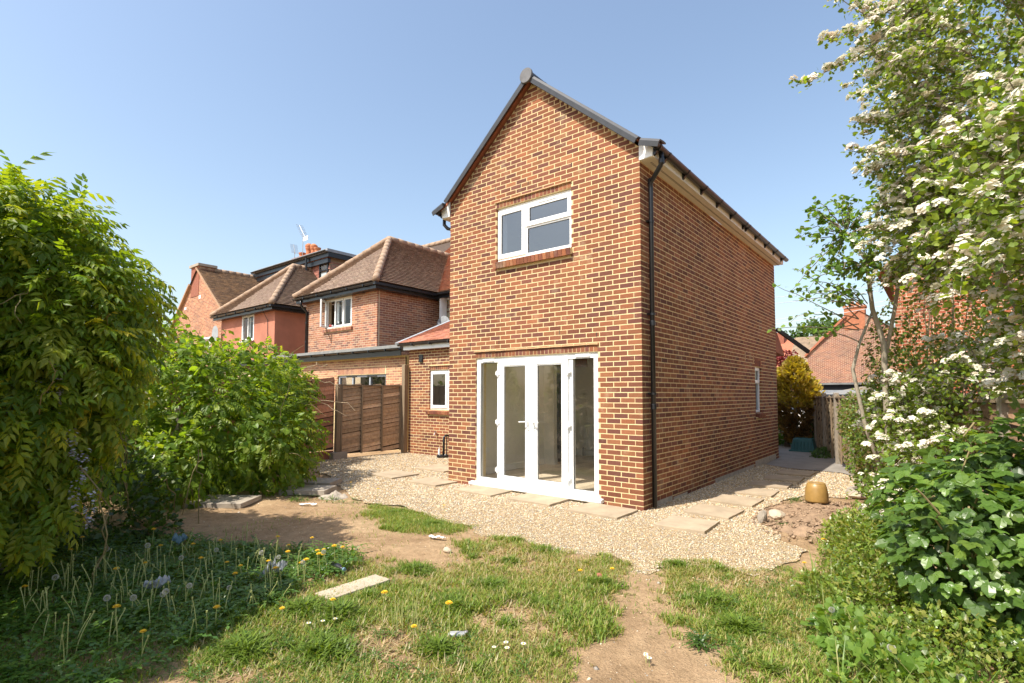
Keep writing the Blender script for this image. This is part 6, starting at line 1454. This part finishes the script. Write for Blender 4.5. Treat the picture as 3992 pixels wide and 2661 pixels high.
# ---------------------------------------------------------------- dandelions: flowers, clocks
M['yellow'] = simple('dandelion_yellow', (.80, .50, .015), .7, .2, 60); M['puff'] = leafmat('seed_fluff', .5, .9, .1, (1, 1, 1)); M['stalk'] = simple('pale_stalk', (.34, .36, .12), .6, .3, 30)
def stalk_pts(h, lean, k=6): return [(lean*(i/k)**2*math.cos(.7), lean*(i/k)**2*.6, h*i/k) for i in range(k+1)]
def dandelion(h, kind):
    r = thing('dandelion', '', 'dandelion', (0, 0, 0)); l_ = random.uniform(-.04, .04); sp = stalk_pts(h, l_); mb = MB(); mb.tube(sp, .003, 5); mb.build('stalk', 'stalk', r, local=True); t = Vector(sp[-1])
    if kind == 'flower':
        mb = MB()
        for ring_, (rr, zz) in enumerate(((.021, .002), (.017, .007), (.011, .011))):
            for i in range(16):
                a0 = 6.283*(i+.5*ring_)/16; a1 = a0+.26; am = (a0+a1)/2
                mb.add([t+Vector((0, 0, .0)), t+Vector((rr*math.cos(a0), rr*math.sin(a0), zz)), t+Vector((rr*1.08*math.cos(am), rr*1.08*math.sin(am), zz+.001)), t+Vector((rr*math.cos(a1), rr*math.sin(a1), zz))], [(0, 1, 2, 3)])
        mb.build('flower_head', 'yellow', r, local=True)
    else:
        n_ = 150; i_ = np.arange(n_); ph = np.arccos(1-2*(i_+.5)/n_); th = i_*2.39996; d = np.column_stack([np.sin(ph)*np.cos(th), np.sin(ph)*np.sin(th), np.cos(ph)])
        V, F = leafarr(tmpl([(0, .002, 0), (0, -.002, 0), (.85, 0, 0), (1, .24, .0), (1, -.24, 0), (1, 0, .24), (1, 0, -.24)], [(0, 1, 2), (2, 3, 4), (2, 5, 6)]), np.repeat(np.array(t)[None], n_, 0), d, nrm(np.cross(d, rng.normal(size=d.shape))), np.full(n_, .021))
        me = npmesh('seed_head', V, F, np.tile([[.62, .61, .56]], (len(V), 1))); me.materials.append(M['puff']); o = bpy.data.objects.new('seed_head', me); C.objects.link(o); attach(o, r, True)
    return r
FLW = [(-2.84, -5.61), (-2.1, -5.28), (-3.31, -5.44), (-2.42, -4.79), (-2.2, -4.61), (-1.66, -4.79), (-1.78, -4.27), (-1.71, -4.21), (-1.15, -4.23), (-1.22, -4.14), (-1.08, -4.1), (-1.16, -4.39), (-1.9, -5.55), (-1.05, -5.75), (-1.3, -4.6), (-1.45, -4.35), (-1.0, -4.3), (-1.5, -4.75), (-1.7, -5.0), (-1.25, -4.9), (-.95, -4.75), (-2.6, -5.0), (-3.0, -4.95), (-1.35, -4.05), (-1.6, -4.0), (-1.2, -3.95), (-.9, -4.5), (-2.15, -6.03)]
FLS = [(-.52, -5.75), (-.62, -5.3), (.7, -4.4), (.62, -4.63), (-.07, -4.76), (1.05, -2.85), (.95, -3.2), (2.25, -1.6), (2.3, -1.05), (-.3, -5.0), (.2, -4.55), (-2.03, -1.84), (-4.3, -1.75), (-3.6, -1.75)]
CLK = [(-2.05, -5.9), (-2.57, -5.46), (-1.2, -5.62), (-1.07, -5.5), (-1.0, -5.45), (-1.33, -5.72), (-1.9, -5.1), (-1.3, -4.55), (-1.55, -4.55), (-1.15, -5.3), (-2.3, -5.2), (-.98, -5.05), (-1.0, -4.45), (-1.05, -4.2), (-2.0, -4.75)]
ft = [dandelion(random.uniform(.13, .22), 'flower') for _ in range(4)]; ct = [dandelion(random.uniform(.16, .24), 'clock') for _ in range(3)]
fl2 = []
def plant(protos, spots, label, grp, used):
    for i, (x, y) in enumerate(spots):
        z = float(ground_h(np.array([[x, y]]))[0]); p = protos[i % len(protos)]
        if id(p) not in used: o = p; used.add(id(p)); o.location = (x, y, z)
        else: o = dup(p, (x, y, z), random.uniform(0, 6.28), random.uniform(.85, 1.15))
        o['label'] = label; o['group'] = grp
used = set(); plant(ft, FLW, 'yellow dandelion flower in the shaded weeds at lower left', 'dandelions in the shade', used)
plant(ft, FLS, 'yellow dandelion flower in the sunlit grass or gravel edge', 'dandelions in the sun', used)
plant(ct, CLK, 'white dandelion seed head in the shaded weeds at lower left', 'dandelion clocks in the shade', used)
plant(ct, [(2.62, -2.75), (3.0, -3.3), (3.25, -3.3)], 'white dandelion seed head in the weeds at lower right', 'dandelion clocks at lower right', used)
# bare pale stalks standing in the weeds
mb = MB()
for i in range(190):
    x, y = random.uniform(-2.6, -.5), random.uniform(-6.1, -4.2)
    if not inpoly(np.array([[x, y]]), G4)[0] and random.random() < .8: continue
    h = random.uniform(.14, .30); a = random.uniform(0, 6.28); l_ = random.uniform(0, .09); z = 0
    pts = [(x+l_*(k/5)**2*math.cos(a), y+l_*(k/5)**2*math.sin(a), z+h*k/5) for k in range(6)]; mb.tube(pts, .003, 5); mb.tube([pts[-1], (pts[-1][0], pts[-1][1], pts[-1][2]+.012)], .006, 5)
for i in range(14):
    x, y = .35+random.uniform(-.1, .1), -4.5+random.uniform(-.1, .1); mb.tube([(x, y, 0), (x+random.uniform(-.06, .06), y, random.uniform(.15, .3))], .0028, 5)
sk = mb.build('seed_stalks', 'stalk'); tag(sk, 'bare pale dandelion stalks standing over the shaded weeds', 'stalks', kind='stuff')
# daisies
def daisy():
    r = thing('daisy', '', 'daisy', (0, 0, 0)); mb = MB(); mb.tube([(0, 0, 0), (.003, 0, .045)], .0018, 5); mb.build('stalk', 'stalk', r, local=True); mb = MB()
    for i in range(14):
        a0 = 6.283*i/14; a1 = a0+.36; mb.add([(0, 0, .046), (.013*math.cos(a0), .013*math.sin(a0), .049), (.0145*math.cos((a0+a1)/2), .0145*math.sin((a0+a1)/2), .049), (.013*math.cos(a1), .013*math.sin(a1), .049)], [(0, 1, 2, 3)])
    mb.build('petals', 'upvc', r, local=True); mb = MB(); mb.lathe([(.005, .047), (.004, .052)], (0, 0, 0), 8); mb.build('centre', 'yellow', r, local=True); return r
da = daisy()
plant([da], [(1.81, -3.86), (1.84, -3.88), (1.80, -3.84)], 'white daisy in the small clump on the bare path', 'daisies on the path', set())
us = {id(da)}; plant([da], [(-.10, -4.82), (-.06, -4.75), (-.14, -4.9), (1.05, -4.25), (1.1, -4.3), (1.02, -4.33), (1.15, -4.2)], 'white daisy in the sunlit foreground grass', 'daisies in the grass', us)

# ================================================================ SMALL OBJECTS
M['gold'] = simple('gold_glaze', (.33, .20, .06), .38, .2, 14); M['teal'] = simple('teal_plastic', (.018, .10, .105), .45, .15, 10)
pt = thing('gold_pot', 'upturned gold glazed plant pot standing on the soil', 'plant pot', (1.78, 1.98, .08))
mb = MB(); mb.lathe([(.150, 0), (.155, .02), (.150, .12), (.138, .20), (.120, .255), (.112, .262)], (1.78, 1.98, .06), 32); mb.build('body', 'gold', pt, smooth=True)
mb = MB(); mb.lathe([(.112, .258), (.110, .272), (.098, .274), (.095, .268)], (1.78, 1.98, .06), 32); mb.build('base_ring', 'gold', pt, smooth=True)
cr = thing('teal_crate', 'upturned teal plastic crate beside the right fence', 'crate', (.25, 10.1, 0)); mb = MB()
b_ = [(-.12, 9.8, .02), (.50, 9.8, .02), (.50, 10.3, .02), (-.12, 10.3, .02)]; t_ = [(-.05, 9.87, .38), (.43, 9.87, .38), (.43, 10.23, .38), (-.05, 10.23, .38)]; mb.add(b_+t_, MB.BF); mb.build('tub', 'teal', cr, bev=.02)
mb = MB(); mb.box(-.15, .53, 9.77, 10.33, .0, .06); mb.build('rim', 'teal', cr, bev=.01)
for i in range(6): mb = MB(); mb.box(-.02+i*.085, .0+i*.085, 9.79, 9.83, .06, .30); mb.build('rib', 'teal', cr)
def rock(name, c, s, label, mat='palestone', seed=0):
    n_ = 60; i_ = np.arange(n_); ph = np.arccos(1-2*(i_+.5)/n_); th = i_*2.39996; d = np.column_stack([np.sin(ph)*np.cos(th), np.sin(ph)*np.sin(th), np.cos(ph)])
    r = 1+.28*fbm(d+seed, 2.2, 1); V = d*r[:, None]*np.array(s); import bmesh
    b = bmesh.new(); [b.verts.new(v) for v in V]; bmesh.ops.convex_hull(b, input=b.verts[:]); me = bpy.data.meshes.new(name); b.to_mesh(me); b.free(); me.materials.append(M[mat]); o = bpy.data.objects.new(name, me); C.objects.link(o); o.location = c; return tag(o, label, 'stone')
rock('broken_stone', (1.52, .72, .05), (.10, .13, .07), 'pale broken stone lump at the edge of the soil heap', seed=1); rock('broken_stone', (1.42, .42, .05), (.05, .09, .08), 'dark upright stone shard beside the pale stone lump', 'post', 3)
rock('garden_stone', (-.72, -3.05, .03), (.05, .03, .03), 'lone small stone on the bare earth left of the grass', seed=5); rock('red_brick_piece', (.86, -2.75, .03), (.035, .03, .025), 'small red brick fragment in the grass', 'brickplain', 6)
rock('garden_stone', (2.15, 3.3, .06), (.16, .3, .09), 'brown stone at the edge of the gravel under the ivy', 'concrete', 8); rock('garden_stone', (2.2, 2.95, .05), (.14, .1, .05), 'flat pale stone beside the soil heap near the blossom', seed=9)
def crumple(name, c, w, h, label, mat, seed=0, hgt=.05):
    N_ = 16; u = np.linspace(-1, 1, N_); X, Y = np.meshgrid(u, u); Q = np.column_stack([X.ravel(), Y.ravel(), 0*X.ravel()]); e = 1+.25*fbm(Q+seed, 1.5, 2)
    V = np.column_stack([X.ravel()*w*e, Y.ravel()*h*e, hgt*(1+.9*fbm(Q+seed, 3.5, 1)+.5*fbm(Q+seed, 8, 0))]); ix = np.arange(N_*N_).reshape(N_, N_)
    me = npmesh(name, V, np.stack([ix[:-1, :-1], ix[:-1, 1:], ix[1:, 1:], ix[1:, :-1]], -1).reshape(-1, 4)); me.materials.append(M[mat]); o = bpy.data.objects.new(name, me); C.objects.link(o); o.location = c; o.rotation_euler = (0, 0, seed); tag(o, label, 'litter'); 
    md = o.modifiers.new('solid', 'SOLIDIFY'); md.thickness = .001; return o
M['foil'] = simple('silver_wrapper', (.34, .35, .36), .35, .3, 30); M['plastic'] = simple('clear_plastic', (.33, .34, .33), .3, .3, 20); M['blue'] = simple('blue_wrapper', (.16, .26, .32), .35, .2, 20)
crumple('litter_wrapper', (-1.56, -5.36, .10), .085, .05, 'silver grey crumpled wrapper in the shaded weeds', 'foil', 1); crumple('litter_bag', (-1.2, -4.6, .08), .08, .06, 'crumpled clear plastic bag in the weeds near the shadow edge', 'plastic', 2, .07)
crumple('litter_wrapper', (-2.83, -4.76, .09), .02, .065, 'pale blue narrow wrapper in the shaded weeds', 'blue', 2.5); crumple('litter_scrap', (-3.9, -2.75, .02), .12, .03, 'white paper scrap on the earth below the hedge', 'upvc', .6, .015); crumple('litter_scrap', (-1.15, -2.78, .02), .1, .03, 'white strip of litter at the end of the grass strip', 'upvc', .3, .015)
cn_ = thing('drink_can', 'small crushed silver can on the foreground grass', 'can', (.70, -4.33, .03)); mb = MB(); mb.lathe([(.018, -.06), (.025, -.05), (.027, 0), (.024, .05), (.018, .06)], (0, 0, 0), 14, 'x'); mb.v = [(x*.7+.7-y*.5, y*.8+x*.6-4.33, z*.7+.035) for x, y, z in mb.v]; mb.build('shell', 'foil', cn_, smooth=True)
mb = MB(); mb.lathe([(.015, 0), (.012, .004)], (.74, -4.29, .05), 10); mb.build('lid', 'metal', cn_)
bt_ = thing('dark_bottle', 'small dark bottle in the weeds at the shadow edge', 'bottle', (-1.02, -4.12, .05)); mb = MB(); mb.lathe([(.03, -.09), (.032, .03), (.014, .07), (.014, .1)], (0, 0, 0), 12, 'x'); mb.v = [(x-1.02, y-4.12, z+.07) for x, y, z in mb.v]; mb.build('body', 'black', bt_, smooth=True); mb = MB(); mb.lathe([(.016, .1), (.016, .12)], (0, 0, 0), 10, 'x'); mb.v = [(x-1.02, y-4.12, z+.07) for x, y, z in mb.v]; mb.build('cap', 'blue', bt_)
